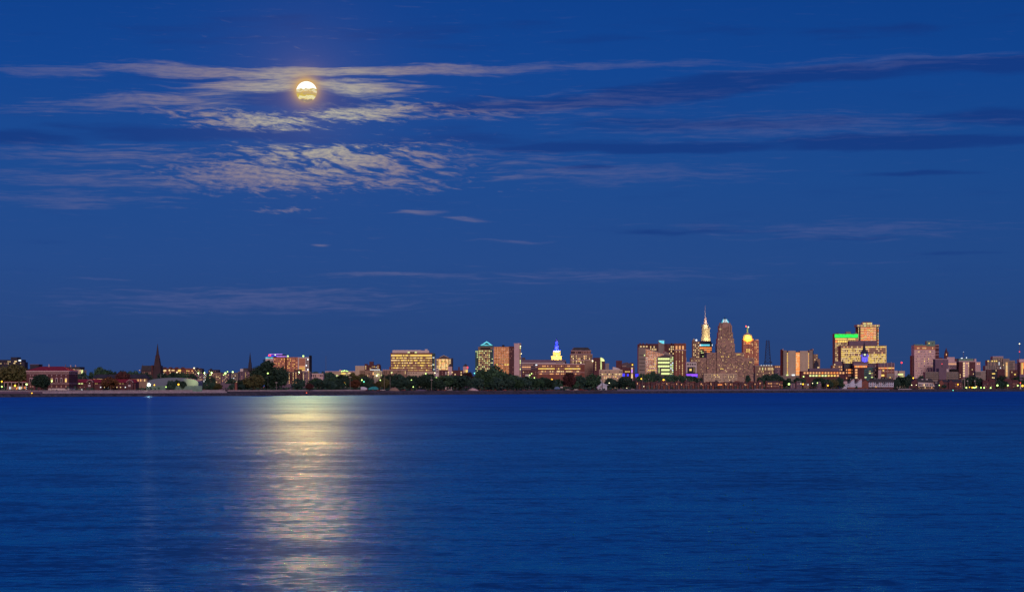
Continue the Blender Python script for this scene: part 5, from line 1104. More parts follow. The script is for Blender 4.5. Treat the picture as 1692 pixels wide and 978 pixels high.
for px, y, w_, k, bk, lb in ((511.5, 633, 12, 'purple', 14, None), (521, 613.5, 18, 'dark', 420, None), (535, 612, 16, 'dark', 420, None), (545, 613.5, 20, 'dark', 400, None), (526, 622, 24, 'green', 130, None), (514, 627, 14, 'dark', 120, None),
    (533, 627, 26, 'dark', 26, 'broad dark tree in front of the lattice-fronted white block'), (546, 629, 18, 'dark', 20, None), (560, 626, 22, 'dark', 50, None), (565, 618, 20, 'dark', 330, None), (556, 630, 14, 'dark', 24, None), (552, 622, 18, 'green', 160, None), (582, 614.5, 22, 'olive', 360, None), (595, 615.5, 24, 'olive', 340, None),
    (586, 627, 16, 'rust', 34, 'rounded rust-brown tree left of the teal tarpaulins'), (574, 622, 20, 'dark', 170, None), (606, 621, 20, 'dark', 130, None), (603, 625, 20, 'dark', 44, 'dark tree over the small white tent'), (612, 632, 14, 'dark', 30, None),
    (622, 629, 16, 'olive', 36, None), (634, 624, 18, 'olive', 60, None), (641, 617.5, 26, 'dark', 120, None), (655, 617, 24, 'dark', 130, None), (650, 626, 24, 'dark', 50, None), (663, 622, 26, 'dark', 60, None), (672, 618.5, 18, 'dark', 150, None), (684, 620, 20, 'dark', 110, None),
    (690, 624, 24, 'dark', 50, None), (678, 628, 20, 'dark', 36, None), (700, 617.5, 20, 'dark', 150, None), (709, 616.5, 22, 'dark', 150, None), (708, 625, 22, 'dark', 50, None), (721, 622, 24, 'dark', 70, None),
    (733, 620, 32, 'green', 40, None), (728, 628, 20, 'dark', 24, None), (743, 618, 24, 'green', 90, None), (760, 619.5, 38, 'dark', 26, 'wide dark tree below the red-lamp turret'), (752, 622, 24, 'dark', 40, None), (773, 614, 20, 'purple', 160, None), (786, 624, 24, 'dark', 40, None)): T(px, y, w_, k, bk, lb)
T(811, 601.5, 46, 'green', 50, 'big green tree below the orange mirror tower, tallest of the middle shore', low=.04)
T(800, 612, 30, 'green', 40); T(817, 622, 26, 'dark', 26); T(826, 612, 24, 'dark', 60)
for px, y, w_, k, bk, lb in ((839, 616, 24, 'dark', 80, None), (848, 619, 22, 'green', 60, None), (838, 626, 22, 'dark', 30, None), (862, 622, 28, 'dark', 32, None), (871, 621, 20, 'dark', 70, None), (856, 626, 20, 'green', 26, None), (885, 624.5, 26, 'green', 36, None), (897, 622.5, 22, 'dark', 50, None), (905, 625, 20, 'dark', 30, None), (913, 627, 16, 'dark', 44, None), (922, 625, 20, 'green', 70, None), (926, 633, 14, 'green', 30, None),
    (940, 614.5, 19, 'purple', 26, 'tall purplish tree left of the navy round tree'), (949, 629, 14, 'green', 24, None), (958, 618.5, 19, 'dark', 24, 'round blackish tree between a purplish and a green one'), (979, 616.5, 29, 'green', 22, 'broad green tree just left of the white peaked tent'), (970, 623, 18, 'dark', 40, None),
    (1004, 629, 14, 'dark', 110, None), (1013, 630, 14, 'dark', 110, None), (1023, 628, 16, 'dark', 110, None), (1029, 632, 12, 'dark', 90, None), (1008, 624, 16, 'dark', 200, None), (1018, 627, 14, 'dark', 120, None), (1034, 621.5, 22, 'dark', 60, 'domed dark tree before the pink-lit pylon'), (1047, 628, 14, 'dark', 100, None), (1060, 616, 18, 'green', 210, None), (1070, 613.5, 18, 'green', 200, None), (1080, 611.5, 18, 'green', 210, None), (1088, 618, 18, 'dark', 180, None), (1101, 619, 16, 'green', 180, None), (1112, 619.5, 18, 'green', 180, None), (1124, 618.5, 18, 'green', 180, None), (1136, 619.5, 18, 'green', 180, None), (1148, 621, 16, 'dark', 180, None), (1156, 624, 12, 'dark', 180, None), (1065, 624, 20, 'green', 130, None), (1094, 626, 18, 'green', 130, None), (1128, 626, 22, 'dark', 130, None), (1150, 628, 16, 'dark', 130, None)): T(px, y, w_, k, bk, lb)
for px, y, w_, k, bk, lb in ((1236, 619, 8, 'dark', 420, None), (1257, 622, 12, 'dark', 150, None), (1269.5, 617.5, 18, 'dark', 160, None), (1282, 616.5, 18, 'dark', 170, None), (1292, 622, 12, 'dark', 150, None), (1297, 627, 12, 'dark', 90, None), (1303, 624, 10, 'dark', 200, None), (1316.5, 622, 12, 'dark', 200, None), (1326, 624, 11, 'dark', 180, None), (1337, 622.5, 12, 'dark', 200, None), (1351, 623.5, 14, 'dark', 100, None), (1360, 622.5, 16, 'dark', 110, None), (1368, 626, 12, 'dark', 80, None), (1345, 629, 10, 'dark', 60, None), (1309, 630, 10, 'dark', 60, None),
    (1378, 626, 14, 'olive', 40, 'olive-brown round tree left of the white townhouse pair'), (1391, 627, 10, 'green', 36, None), (1387, 622, 14, 'dark', 110, None), (1372, 629, 10, 'dark', 40, None), (1407, 622.5, 16, 'dark', 140, None), (1444, 623, 14, 'dark', 150, None), (1460, 622.5, 14, 'dark', 150, None), (1415.5, 637, 4, 'dark', 20, None),
    (1489, 621.5, 22, 'dark', 40, 'broad dark tree right of the long white townhouse'), (1481, 627, 12, 'dark', 40, None), (1498, 626, 14, 'dark', 60, None), (1521.5, 619.5, 9, 'dark', 150, None), (1502, 617, 12, 'dark', 500, None), (1559.5, 635, 9, 'dark', 24, 'small dark rounded shrub tree before the brick gables'),
    (1608, 618.5, 26, 'dark', 120, 'broad dark tree behind the two flagpoles'), (1597, 624, 14, 'dark', 130, None), (1620, 624, 16, 'dark', 110, None), (1655, 619.5, 18, 'dark', 150, None), (1650, 627, 14, 'dark', 40, None), (1659, 629, 12, 'dark', 40, None), (1684, 621, 18, 'green', 150, None), (1694, 622, 16, 'dark', 150, None), (1677, 623, 12, 'dark', 150, None), (1712, 618, 26, 'dark', 150, None)): T(px, y, w_, k, bk, lb)
# label each tree by its neighbours
LM = [(-20, 'the far left edge'), (20, 'the red-roofed arcade wing'), (79, 'the big brick hall'), (125, 'the floodlit pale gable'), (148, 'the left white-edged gable'), (198, 'the warm lit shed'), (214, 'the right white-edged gable'), (250, 'the spired church'), (285, 'the white dome'), (315, 'the yellow-lit end of the dome'), (343, 'the tall dark conifer'), (372, 'the bright pair of green lamps'), (388, 'the dotted-lit housing block'), (413, 'the slim needle steeple'), (441, 'the huge dark tree'), (470, 'the twin green lamps'), (503, 'the hospital white frame'), (523, 'the lattice-fronted block'), (538, 'the thin radio mast'), (569, 'the green cluster lamps'), (594, 'the cream warehouse'), (615, 'the maroon stepped block'), (640, 'the pink low row'), (665, 'the left part of the yellow-lit office slab'), (695, 'the right part of the yellow-lit office slab'), (716, 'the teal edge of the office slab'), (734, 'the amber gabled office'), (758, 'the maroon turreted college'), (772, 'the red-lamp turret'), (800, 'the cyan pyramid tower'), (828, 'the orange mirror tower'), (854, 'the blank concrete tower'), (878, 'the greenish yard lamps'), (903, 'the left half of the school block'), (920, 'the blue and gold tower'), (945, 'the right half of the school block'), (970, 'the brown slab'), (990, 'the white peaked tent'), (1009, 'the cream low block'), (1034, 'the arena block'), (1052, 'the blue glowing pavilion'), (1066, 'the grey left wing of the wedge office'), (1082, 'the amber glass wedge'), (1097, 'the green-lit wing'), (1112, 'the glass corner of the wedge office'), (1125, 'the dark red hotel end'), (1142, 'the violet canopy'), (1160, 'the left foot of city hall'), (1236, 'the right foot of city hall'), (1255, 'the narrow brick tower'), (1269, 'the lattice tower'), (1287, 'the blue-grey block'), (1303, 'the left strip of the courthouse'), (1318, 'the amber strip of the courthouse'), (1337, 'the right strip of the courthouse'), (1360, 'the square-windowed maroon office'), (1382, 'the corner brown block'), (1405, 'the dark glazed annex'), (1429, 'the blue-lit steeple'), (1445, 'the plain mauve office'), (1465, 'the white-finned office'), (1490, 'the red beacon'), (1503, 'the dark side of the terracotta tower'), (1521, 'the terracotta tower'), (1557, 'the grey parking ramp'), (1598, 'the maroon office'), (1616, 'the pale corner tower'), (1645, 'the stepped condominium'), (1670, 'the right steps of the condominium'), (1690, 'the right edge tower')]
buckets = {}
for t_ in TREES:
    if t_[5]: tag(t_[1], t_[5], 'tree', t_[6]); continue
    lm = min(LM, key=lambda q: abs(q[0]-t_[0])); buckets.setdefault(lm[1], []).append(t_)
for lm, ts in buckets.items():
    ts.sort(key=lambda t_: t_[1].location.y); n = len(ts)
    for i, t_ in enumerate(ts):
        size = 'small' if t_[3] < 8.5 else 'tall' if t_[3] > 13 else 'mid-height'
        pos = '' if n == 1 else (', nearest the water' if i == 0 else ', farthest from the water' if i == n-1 else ', second from the water' if i == 1 else ', third from the water' if i == 2 else ', fourth from the water')
        tag(t_[1], '%s %s tree below %s%s' % (size, t_[2], lm, pos), 'tree', t_[6])
# far belt of woods and low roofs, one mass beyond the city
fb = MB(); r = random.Random(77)
for i in range(5200):
    px = r.uniform(-300, 2000); D = r.uniform(4600, 5200); hmax = 9+7*mnoise.noise(Vector((px*.02, 0, 4)))+5*mnoise.noise(Vector((px*.09, 2, 4)))
    q = Vector((X(px, D), D, 4.5+r.random()**.7*max(3, hmax+5))); s_ = r.uniform(.9, 2.6)
    u = Vector((r.gauss(0, 1), r.gauss(0, 1), r.gauss(0, 1))).normalized(); w_ = u.cross(Vector((r.gauss(0, 1), r.gauss(0, 1), r.gauss(0, 1)))).normalized()
    fb.add([q-u*s_-w_*s_, q+u*s_-w_*s_, q+u*s_+w_*s_, q-u*s_+w_*s_], [(0, 1, 2, 3)])
o = fb.build('distant_woods', LEAF['dark']); tag(o, 'dark belt of distant trees beyond the city', 'woods', kind='stuff')
hb = MB(); r = random.Random(8)      # shrubs and hedges at the foot of the city: ground cover
for i in range(14000):
    px = r.uniform(-60, 1760); bk = r.uniform(24, 420); D = shoreD(px)+bk; hh_ = 1.4+2.6*max(0, mnoise.noise(Vector((px*.05, bk*.02, 0)))+.35)
    q = Vector((X(px, D), D, groundz(bk)+r.random()*hh_)); s_ = r.uniform(.35, 1.0)
    u = Vector((r.gauss(0, 1), r.gauss(0, 1), r.gauss(0, 1))).normalized(); w_ = u.cross(Vector((r.gauss(0, 1), r.gauss(0, 1), r.gauss(0, 1)))).normalized()
    hb.add([q-u*s_-w_*s_, q+u*s_-w_*s_, q+u*s_+w_*s_, q-u*s_+w_*s_], [(0, 1, 2, 3)])
o = hb.build('undergrowth', LEAF['dark']); tag(o, 'dark shrubs and hedges along the foot of the city', 'shrubbery', kind='stuff')

# ================================================================ houses near the water
def at(px, back): D = shoreD(px)+back; return D
GR = 'brick townhouses in a row behind the stone bank'
hr = random.Random(21)
units = [(x, 7.4) for x in [1051+i*8.1 for i in range(30)]]
for i, (x, w_) in enumerate(units):
    if 1254 < x < 1262: continue
    D = at(x, 58+6*(i % 3)); step = (i*37) % 5 * .35
    where = min(LM, key=lambda q: abs(q[0]-x-3.7))[1]; WL = {'with a warm lit window': 'warm-lit', 'with dark windows': 'dark-windowed', 'with a dim window pair': 'dim-windowed'}
    roofk = ['flat-topped', 'gabled', 'stepped'][i % 3]
    lit = hr.choice(['with a warm lit window', 'with dark windows', 'with a dim window pair'])
    b = B('townhouse', '', D, x+w_/2, 'house', GR)
    y0 = 630.4+step*1.4+hr.uniform(-.5, .5)
    b.box('wall', x, x+w_, y0, 'maroon', dep=10)
    if i % 3 == 1: b.poly('roof', [(x-.2, y0+.2), (x+w_+.2, y0+.2), (x+w_/2, y0-2.6)], 'slate', dep=10.4, front=-.2)
    elif i % 3 == 2: b.box('roof', x+w_*.4, x+w_+.1, y0-1.6, 'brick', y1=y0+.1, dep=8, front=.5)
    else: b.box('roof', x-.1, x+w_+.1, y0-.5, 'slate', y1=y0+.1, dep=10.3, front=-.15)
    b.box('chimney', x+w_*.15, x+w_*.15+.7, y0-2, 'brick', y1=y0+.2, dep=.8, front=4)
    b.box('porch', x+w_*.55, x+w_*.95, 636.4, 'brick', dep=2, front=-2); b.box('garage_wall', x+.5, x+w_*.5, 637, 'darkcon', dep=.6, front=-.6)
    pal = {'with a warm lit window': [('warm', .4), ('dim', 3), ('dark', 3)], 'with dark windows': 'dark', 'with a dim window pair': [('dim', 3), ('dark', 1)]}[lit]
    b.win(x+.4, x+w_-.4, y0+1.2, 637, 4, 2, pal, .42, .5)
    if 'warm' in lit: b.one(x+w_*.3, y0+3, 1, 2.2, 'warm')
    b.done(); b.e['label'] = '%s %s brick townhouse below %s' % (roofk, WL[lit], where); b.e['_x'] = x
# make the townhouse labels single each one out
seen = {}
for o in [q for q in COL.objects if q.get('group') == GR]: seen.setdefault(o['label'], []).append(o)
for lb, os_ in seen.items():
    if len(os_) > 1:
        os_.sort(key=lambda q: q['_x'])
        for k, o in enumerate(os_): o['label'] = lb+(', left one' if k == 0 else ', right one' if k == len(os_)-1 else ', middle one')
for o in [q for q in COL.objects if '_x' in q]: del o['_x']

for k, (x0, x1, lab) in enumerate(((1400, 1411.6, 'white gabled townhouse, left one of the staggered white pair'), (1411.8, 1423.8, 'white gabled townhouse, right one of the staggered white pair'))):
    D = at(x0, 40+6*k); b = B('gabled_townhouse', lab, D, (x0+x1)/2, 'house')
    b.box('wall', x0, x0+4.4, 632, 'paint', dep=9); b.poly('gable_wall', [(x0+4.4, 643.5), (x1, 643.5), (x1, 628.3), (x1-1.6, 626.6), (x0+4.4, 631.6)], 'paint', dep=10, front=-1)
    b.poly('roof', [(x0-.4, 632.6), (x0+4.6, 632.2), (x1-1.4, 627.2), (x1-3.2, 626.2), (x0+2, 630.4)], 'slate', dep=10.8, front=-1.5)
    b.poly('roof_edge', [(x0+3.2, 631.8), (x1-2.2, 626.0), (x1-.2, 626.4), (x1-.2, 627.8), (x1-1.4, 628)], 'pink', dep=.6, front=-1.8)
    b.one(x0+2, 633.2, 1.8, 1.3, 'dark', 0); b.one(x0+2, 636.6, 1.8, 1.3, 'dark', 0); b.box('brick_base', x0-.2, x1+.1, 639.6, 'brick', dep=1, front=-1.3); b.box('chimney', x1-5.4, x1-4.6, 625.4, 'white', y1=628, dep=1, front=4); b.done()
b = B('brick_gable_house', 'brick gable-ended house between the staggered white pair and long white townhouse', at(1429, 44), 1429.5, 'house'); b.poly('wall', [(1424, 643.6), (1435, 643.6), (1435, 632), (1430, 627.6), (1424, 631)], 'brick', dep=9); b.poly('roof', [(1423.4, 631.4), (1430, 626.8), (1435.6, 632.2), (1435.6, 631.4), (1430.4, 626), (1423.4, 630.6)], 'slate', dep=10, front=-.4); b.box('chimney', 1430.6, 1431.4, 625, 'white', y1=628, dep=1, front=3); b.one(1427, 637, 1.4, 1.6, 'dark'); b.done()
b = B('low_white_house', 'low white house half hidden by greenery left of the white pair', at(1394, 36), 1393, 'house'); b.box('wall', 1387.4, 1399.6, 634.6, 'paint', dep=8); b.poly('roof', [(1387, 634.9), (1400, 634.9), (1400, 629.8), (1396, 629.6)], 'pink', dep=8.6, front=-.3); b.one(1396.5, 637.4, 1.4, 1.4, 'dark'); b.done()
b = B('long_white_townhouse', 'long white two-storey townhouse with dark slate roof and brick ground floor', at(1456, 46), 1456, 'house')
b.box('wall', 1435.4, 1476.6, 631, 'paint', y1=639.2, dep=11, front=-.5); b.box('brick_base', 1437, 1476, 639, 'maroon', dep=10); b.poly('roof', [(1434.6, 631.4), (1477.4, 631.4), (1477.4, 630.6), (1475, 625.6), (1441.6, 625.6), (1434.6, 630.6)], 'slate', dep=12, front=-1)
for x in (1446.8, 1451.4, 1460.2, 1465, 1474.2, 1479-.9): b.box('chimney', x-.55, x+.55, 624.6, 'white', y1=626.4, dep=1, front=5)
for gx in (1449.4, 1461): b.poly('dormer', [(gx-2.6, 634), (gx+2.6, 634), (gx, 631)], 'slate', dep=1.2, front=-1.8)
for y in (632.6, 636.2): b.win(1436.4, 1475.8, y-.9, y+.9, 12, 1, 'dark', .55, .9, -.5)
for x in (1441.8, 1455.3, 1468.6): b.box('white_pier', x-.4, x+.4, 631.4, 'pink', y1=639.2, dep=.4, front=-.9)
b.orb('porch_lamp', 1447.2, 639.2, .6, 'amber', -1.4); b.done()
b = B('boathouse_restaurant', 'brick gabled house with long dark roof and white lit veranda', at(1523, 60), 1520, 'house')
b.poly('gable_wall', [(1501, 643), (1516.4, 643), (1516.4, 631), (1513, 625.2), (1503.6, 633)], 'maroon', dep=14, front=-.5); b.poly('roof', [(1512.6, 625), (1538, 625), (1544.2, 631.6), (1516.6, 631.6)], 'slate', dep=12, front=-.2); b.box('wall', 1516.4, 1543.6, 631.4, 'brown', dep=12)
b.poly('veranda', [(1516.4, 638.6), (1544, 638.6), (1544, 637.6), (1540, 633), (1516.4, 631.4)], 'white', dep=3, front=-3.4)
b.win(1517, 1541, 633.6, 638, 9, 1, [('dark', 1), ('dim', 2), ('cream', 1)], .6, .7, -3.5); b.box('skylight', 1522.5, 1525.5, 626, 'white', y1=627.4, dep=.4, front=-.6); b.box('skylight', 1529.6, 1533, 626, 'white', y1=627.4, dep=.4, front=-.6)
for x, k in ((1518.6, 'warm'), (1528.6, 'cream'), (1539.6, 'warm'), (1536, 'dim')): b.one(x, 640, 1.2, 2.2, k, -.1)
b.done()
b = B('white_boat_shed', 'small dark shed with pale strip between veranda house and brick gables', at(1548, 60), 1548, 'shed'); b.box('wall', 1544.4, 1551.4, 630, 'navy', dep=8); b.box('white_strip', 1545.4, 1548.6, 631.6, 'white', y1=632.6, dep=.3, front=-.2); b.done()
for k, (x0, x1, lab) in enumerate(((1550.6, 1566, 'maroon brick house with twin gables left of the orange porch lamp'), (1566.4, 1589.6, 'maroon brick house with dark roof and orange porch lamp'))):
    b = B('brick_house', lab, at(x0, 64), (x0+x1)/2, 'house'); b.box('wall', x0, x1, 631.4, 'maroon', dep=11)
    m = (x0+x1)/2
    b.poly('roof', [(x0-.3, 631.6), (x1+.3, 631.6), (x1-1.6, 627.2), (x0+1.6, 627.2)], 'navy', dep=9, front=.5); b.poly('gable', [(x0+1, 643), (x0+8, 643), (x0+8, 631.6), (x0+4.5, 627.8), (x0+1, 631.6)], 'brick' if k == 0 else 'maroon', dep=3, front=-2)
    for x in (x0+3, m, x1-2.4): b.box('chimney', x-.4, x+.4, 625.6, 'brick', y1=628, dep=.8, front=4)
    b.win(x0+1, x1-1, 632.5, 640, int((x1-x0)/2.6), 2, [('dark', 3), ('dim', 2)], .4, .45, -2.0 if 0 else -.05)
    if k: b.orb('porch_lamp', 1582.4, 635, 1.2, 'amber', -2); 
    b.done()
b = B('gate_pavilion', 'small grey pavilion right of the orange porch lamp', at(1592, 60), 1591.5, 'pavilion'); b.box('wall', 1586.6, 1589.8, 636.6, 'concrete', dep=4, front=-3); b.box('column', 1593, 1594.6, 626, 'concrete', dep=1); b.box('roof', 1588.6, 1594.8, 625.6, 'concrete', y1=627, dep=5, front=-.3); b.box('column', 1589, 1590, 626.6, 'concrete', dep=1); b.done()
for k, (x0, x1, yt, lab) in enumerate(((1623.6, 1634, 628, 'maroon townhouse with pale door right of the flagpoles'), (1634.2, 1644.8, 626.4, 'maroon steep-roofed townhouse under the condominium balcony block'), (1645, 1652.6, 628.6, 'maroon narrow townhouse behind a bright shore lamp'), (1661, 1672, 625.6, 'maroon twin-roofed townhouse right of the dark tree'), (1672.2, 1683.6, 627.6, 'maroon townhouse beside the small white lighthouse'))):
    b = B('townhouse', lab, at(x0, 70), (x0+x1)/2, 'house', 'maroon townhouses at the right marina'); b.box('wall', x0, x1, yt+2.4, 'maroon', dep=11)
    b.poly('roof', [(x0-.3, yt+2.6), (x1+.3, yt+2.6), (x1-2, yt), (x0+2, yt)], 'maroon', dep=9, front=.5); b.box('chimney', x0+2, x0+2.8, yt-1.2, 'brick', y1=yt+1, dep=.8, front=4); b.box('door', x0+3.4, x0+4.4, 636, 'pink' if k == 0 else 'brown', y1=641.5, dep=.2, front=-.15)
    b.win(x0+.8, x1-.8, yt+4, 641, 4, 2, [('dark', 3), ('dim', 1)], .35, .4); b.done()
for k, (x0, x1, yt, m, lab) in enumerate(((1306, 1314, 631.5, 'mauve', 'small mauve house right of the green-yellow shore lamp'), (1316, 1324.6, 630, 'mauve', 'small mauve house with pale roof edge below the courthouse'), (1328, 1337, 631.5, 'brown', 'small brown house right of the yellow shore lamp'), (1349, 1357, 631, 'mauve', 'small mauve house with two lit windows'), (1266, 1288, 629, 'maroon', 'long maroon house with three warm windows below the lattice tower'), (1365, 1374, 632, 'brown', 'small brown house beside the orange shore lamp'))):
    b = B('small_house', lab, at(x0, 56 if k != 4 else 44), (x0+x1)/2, 'house', 'small houses at the foot of the courthouse'); b.box('wall', x0, x1, yt+1.6, m, dep=9)
    b.poly('roof', [(x0-.4, yt+1.8), (x1+.4, yt+1.8), (x1-2, yt), (x0+2, yt)], 'slate', dep=9.6, front=-.3)
    if k in (1, 3): b.box('roof_edge', x0+1, x1-1, yt-.3, 'white', y1=yt+.4, dep=.6, front=1)
    b.box('chimney', x1-3, x1-2.3, yt-1.2, 'brick', y1=yt+.6, dep=.8, front=4)
    b.win(x0+.6, x1-.6, yt+2.2, 640, max(3, int((x1-x0)/2.4)), 2, [('dark', 2), ('dim', 2), ('white', .4)] if k != 4 else [('dim', 3), ('warm', 1)], .4, .5); b.done()
b = B('promenade_pavilion', 'low wall and brown end pier beyond the promenade left of the dark trees', at(375, 30), 377, 'pavilion'); b.box('wall', 359, 390, 634, 'mauve', dep=4, front=2); b.box('end_pier', 388, 391.4, 631.6, 'brick', dep=5, front=0); b.done()
# tents, tarpaulins, mounds
b = B('peaked_tent', 'white peaked marquee with draped walls right of the broad green tree', at(990, 55), 996, 'tent')
q = [(986.5, 641), (988, 636), (989.3, 627), (989.8, 621.2), (990.4, 621.2), (992, 626.5), (995.6, 631.6), (1000, 634.4), (1006, 636.2), (1002.5, 636.6), (995, 636.6)]
b.poly('canopy', q, 'paint', dep=14, front=0); b.box('side_wall', 994.8, 1003, 636.5, 'paint', dep=12, front=1); b.box('side_wall', 987.2, 994.8, 639.6, 'paint', dep=12, front=.6); b.box('pole', 994.8, 995.6, 627, 'darkcon', dep=.8, front=-.8); b.done()
b = B('small_tent', 'small white tent half under a dark tree', at(600, 20), 601, 'tent'); b.poly('canopy', [(595.6, 643.6), (606.4, 643.6), (606, 641), (601, 638.8), (596, 639)], 'paint', dep=6); b.box('post', 595.8, 596.2, 640, 'steel', dep=.2, front=-.2); b.done()
b = B('teal_tarpaulin', 'teal tarpaulin covered stack on the shore right of the small white tent', at(617, 18), 617, 'tarpaulin')
tealm = mat('teal_canvas', (.03, .30, .36), var=.25, scale=.5); W['tealc'] = tealm
b.poly('cover', [(608.5, 643.6), (625, 643.6), (624.6, 640.5), (621, 638.4), (615, 638.6), (613, 639.6), (609.4, 640.6)], 'tealc', dep=5); b.done()
b = B('blue_canopy', 'small blue canopy beside a white board on the shore', at(921, 20), 921, 'canopy'); W['bluec'] = mat('blue_canvas', (.12, .22, .45), var=.15); b.poly('cover', [(915, 642.6), (925, 642.6), (925, 640.6), (922, 638.6), (917.6, 639.2)], 'bluec', dep=5); b.done()
b = B('notice_board', 'small white notice board on two legs beside the blue canopy', at(928, 16), 928, 'sign'); b.box('board', 926, 930, 638.8, 'white', y1=640.8, dep=.2); b.box('leg', 926.4, 926.7, 640.8, 'steel', dep=.2); b.box('leg', 929.3, 929.6, 640.8, 'steel', dep=.2); b.done()
for gx, lab in ((147.6, 'white notice board before the left white-edged gable'), (213.8, 'white notice board before the right white-edged gable')):
    b = B('notice_board', lab, at(gx, 20), gx, 'sign'); b.box('board', gx-2, gx+2, 635.6, 'white', y1=638.6, dep=.3); b.box('leg', gx-1.9, gx-1.5, 638.6, 'steel', dep=.3); b.box('leg', gx+1.5, gx+1.9, 638.6, 'steel', dep=.3); b.done()
def heap(px, w_, h_, m, label, back=16):
    D = at(px, back); b = MB(); N = 10; vv = []
    for i in range(N+1):
        for j in range(5):
            u = i/N*2-1; t = j/4*2-1
            z = max(0, (1-u*u))*max(0, 1-t*t)*h_*(1+.25*mnoise.noise(Vector((px+i*.9, j, 0))))
            vv.append((u*w_/2, t*w_/5, z-.2))
    b.add(vv, [(i*5+j, (i+1)*5+j, (i+1)*5+j+1, i*5+j+1) for i in range(N) for j in range(4)])
    o = b.build('earth_mound', m, loc=(X(px, D), D, groundz(back)), smooth=True); tag(o, label, 'mound')
heap(651, 10.5, 3.6, W['brown'], 'reddish earth mound right of the teal tarpaulin'); heap(781, 12, 2.6, W['pink'], 'pale gravel mound right of the wide dark tree'); heap(743, 7, 1.8, W['concrete'], 'low grey mound below the amber gabled office'); heap(695, 14, 1.4, W['mauve'], 'long low dark mound below the yellow-lit office slab')

# ================================================================ lamps, poles, signs
post_me = MB(); post_me.tube((0, 0, -.3), (0, 0, 1), 1, .7, 8); post_me = post_me.mesh('pole'); post_me.materials.append(W['steel'])
_hm = {}
def head_mesh(key, r_):
    k = (key, round(r_, 1))
    if k not in _hm:
        b = MB(); R = max(.15, k[1]); b.lathe([(R*math.sin(math.pi*i/6)+.01, -R*math.cos(math.pi*i/6)) for i in range(7)], 10); me = b.mesh('lamp_head'); me.materials.append(E[key]); _hm[k] = me
    return _hm[k]
def street_lamp(px, py, key, r_px, back, label, light=0, col=(1, .9, .6), name='street_lamp', group='lamps along the shore', cat='lamp'):
    D = at(px, back); zg = groundz(back) if back > 3 else 0.5; z = Z(py, D)-zg
    e = empty(name, (X(px, D), D, zg)); tag(e, label, cat, group)
    p = bpy.data.objects.new('pole', post_me); COL.objects.link(p); p.parent = e; p.scale = (.14, .14, max(.5, z))
    h = bpy.data.objects.new('lamp_head', head_mesh(key, r_px*D/F)); COL.objects.link(h); h.parent = e; h.location = (0, -.3, max(.6, z))
    m = MB(); m.box(-.25, .25, -.6, .2, 0, .12); a = m.build('lamp_arm', W['steel'], e); a.location = (0, 0, max(.6, z)+r_px*D/F)
    if light:
        l = lamp('lamp_light', 'SPOT', light*1.3, col, loc=(0, -.9, max(.6, z)-.1), direction=(0, .55, -1), shadow_soft_size=.4, spot_size=math.radians(118), spot_blend=.7); l.parent = e
    return e
GW = (.75, 1, .45); YW = (1, .75, .25); OR = (1, .5, .12)
L_ = street_lamp
L_(246, 635.6, 'star', 2.6, 12, 'brilliant white harbour lamp on the promenade, brightest light in the picture', 1500, (.9, 1, .75))
hd = at(246, 8); lamp('harbour_streak_light', 'SPOT', 3e4, (1, .18, .10), loc=(X(246, hd), hd, 8.6), direction=(X(246, hd)*-1, -hd, -12), spot_size=math.radians(50), spot_blend=.5, shadow_soft_size=.8)  # added spot beside the harbour lamp, throws its streak onto the water
L_(25, 637, 'amber', 1.6, 60, 'bright yellow lamp inside the arcade porch at far left', 2500, YW); L_(44.2, 634.8, 'lampg', 1.6, 40, 'green-white lamp at the corner of the big brick hall', 1500, GW)
L_(3, 630, 'amber', 1.2, 60, 'yellow lamp at the far left edge, upper of two', 600, YW); L_(3.2, 638.4, 'lampg', 1.2, 40, 'greenish lamp at the far left edge, lower of two', 600, GW); L_(58.4, 636.2, 'amber', .8, 40, 'tiny yellow lamp left of the round dark tree'); L_(79, 634.4, 'lampw', .7, 22, 'tall post with dim white head right of the round dark tree'); L_(85.8, 629.2, 'lampg', 1.3, 34, 'greenish lamp at a tall window of the big brick hall', 500, GW)
L_(52.8, 649.2, 'amber', .8, 1.5, 'orange marker lamp low on the dark quay wall', name='marker_lamp'); L_(506.6, 649, 'lampr', .8, 1.5, 'red marker light low on the bank below the hospital', name='marker_lamp'); L_(1574.6, 644.6, 'lampc', .8, 1.5, 'green marker light low at the water below the orange porch lamp', name='marker_lamp')
L_(232, 621.6, 'lampg', 1.0, 200, 'green-yellow lamp above the harbour lamp, left of the church wall', 400, GW); L_(255.2, 635.8, 'amber', 1.0, 30, 'small orange lamp just right of the brilliant harbour lamp', 300, OR); L_(295, 635, 'amber', 1.4, 20, 'yellow lamp before the dark bushes of the white dome', 700, YW); L_(274.4, 639, 'lampg', .9, 20, 'pale lamp low at the white dome wall')
L_(148, 0+633, 'lampw', .3, 30, 'tiny white lamp over the left notice board')
for x, y, k in ((328, 616, 1), (338, 616, 1), (349.6, 615.4, 1.1), (372.4, 616.6, 1.5), (376, 614, .8), (384.6, 614.4, 1.1), (347.2, 619.4, .6), (369.6, 619.4, .6)):
    L_(x, y, 'lampg', k*1.15, 150, {328: 'tall pole lamp with green-white glow, first of the five left of the steeple', 338: 'tall pole lamp with green-white glow, second of the row, left of the conifer', 349.6: 'tall pole lamp with green-white glow directly right of the conifer tip', 372.4: 'biggest green-white pole lamp, in the middle of the housing row', 376: 'small pale pole lamp touching the biggest green-white one', 384.6: 'tall pole lamp with green-white glow nearest the needle steeple', 347.2: 'small low lamp beside the conifer tip', 369.6: 'small low lamp left of the biggest green-white pole lamp'}[x], 9000 if k > .9 else 0, GW, name='pole_lamp', group='green-white pole lamps before the housing blocks')
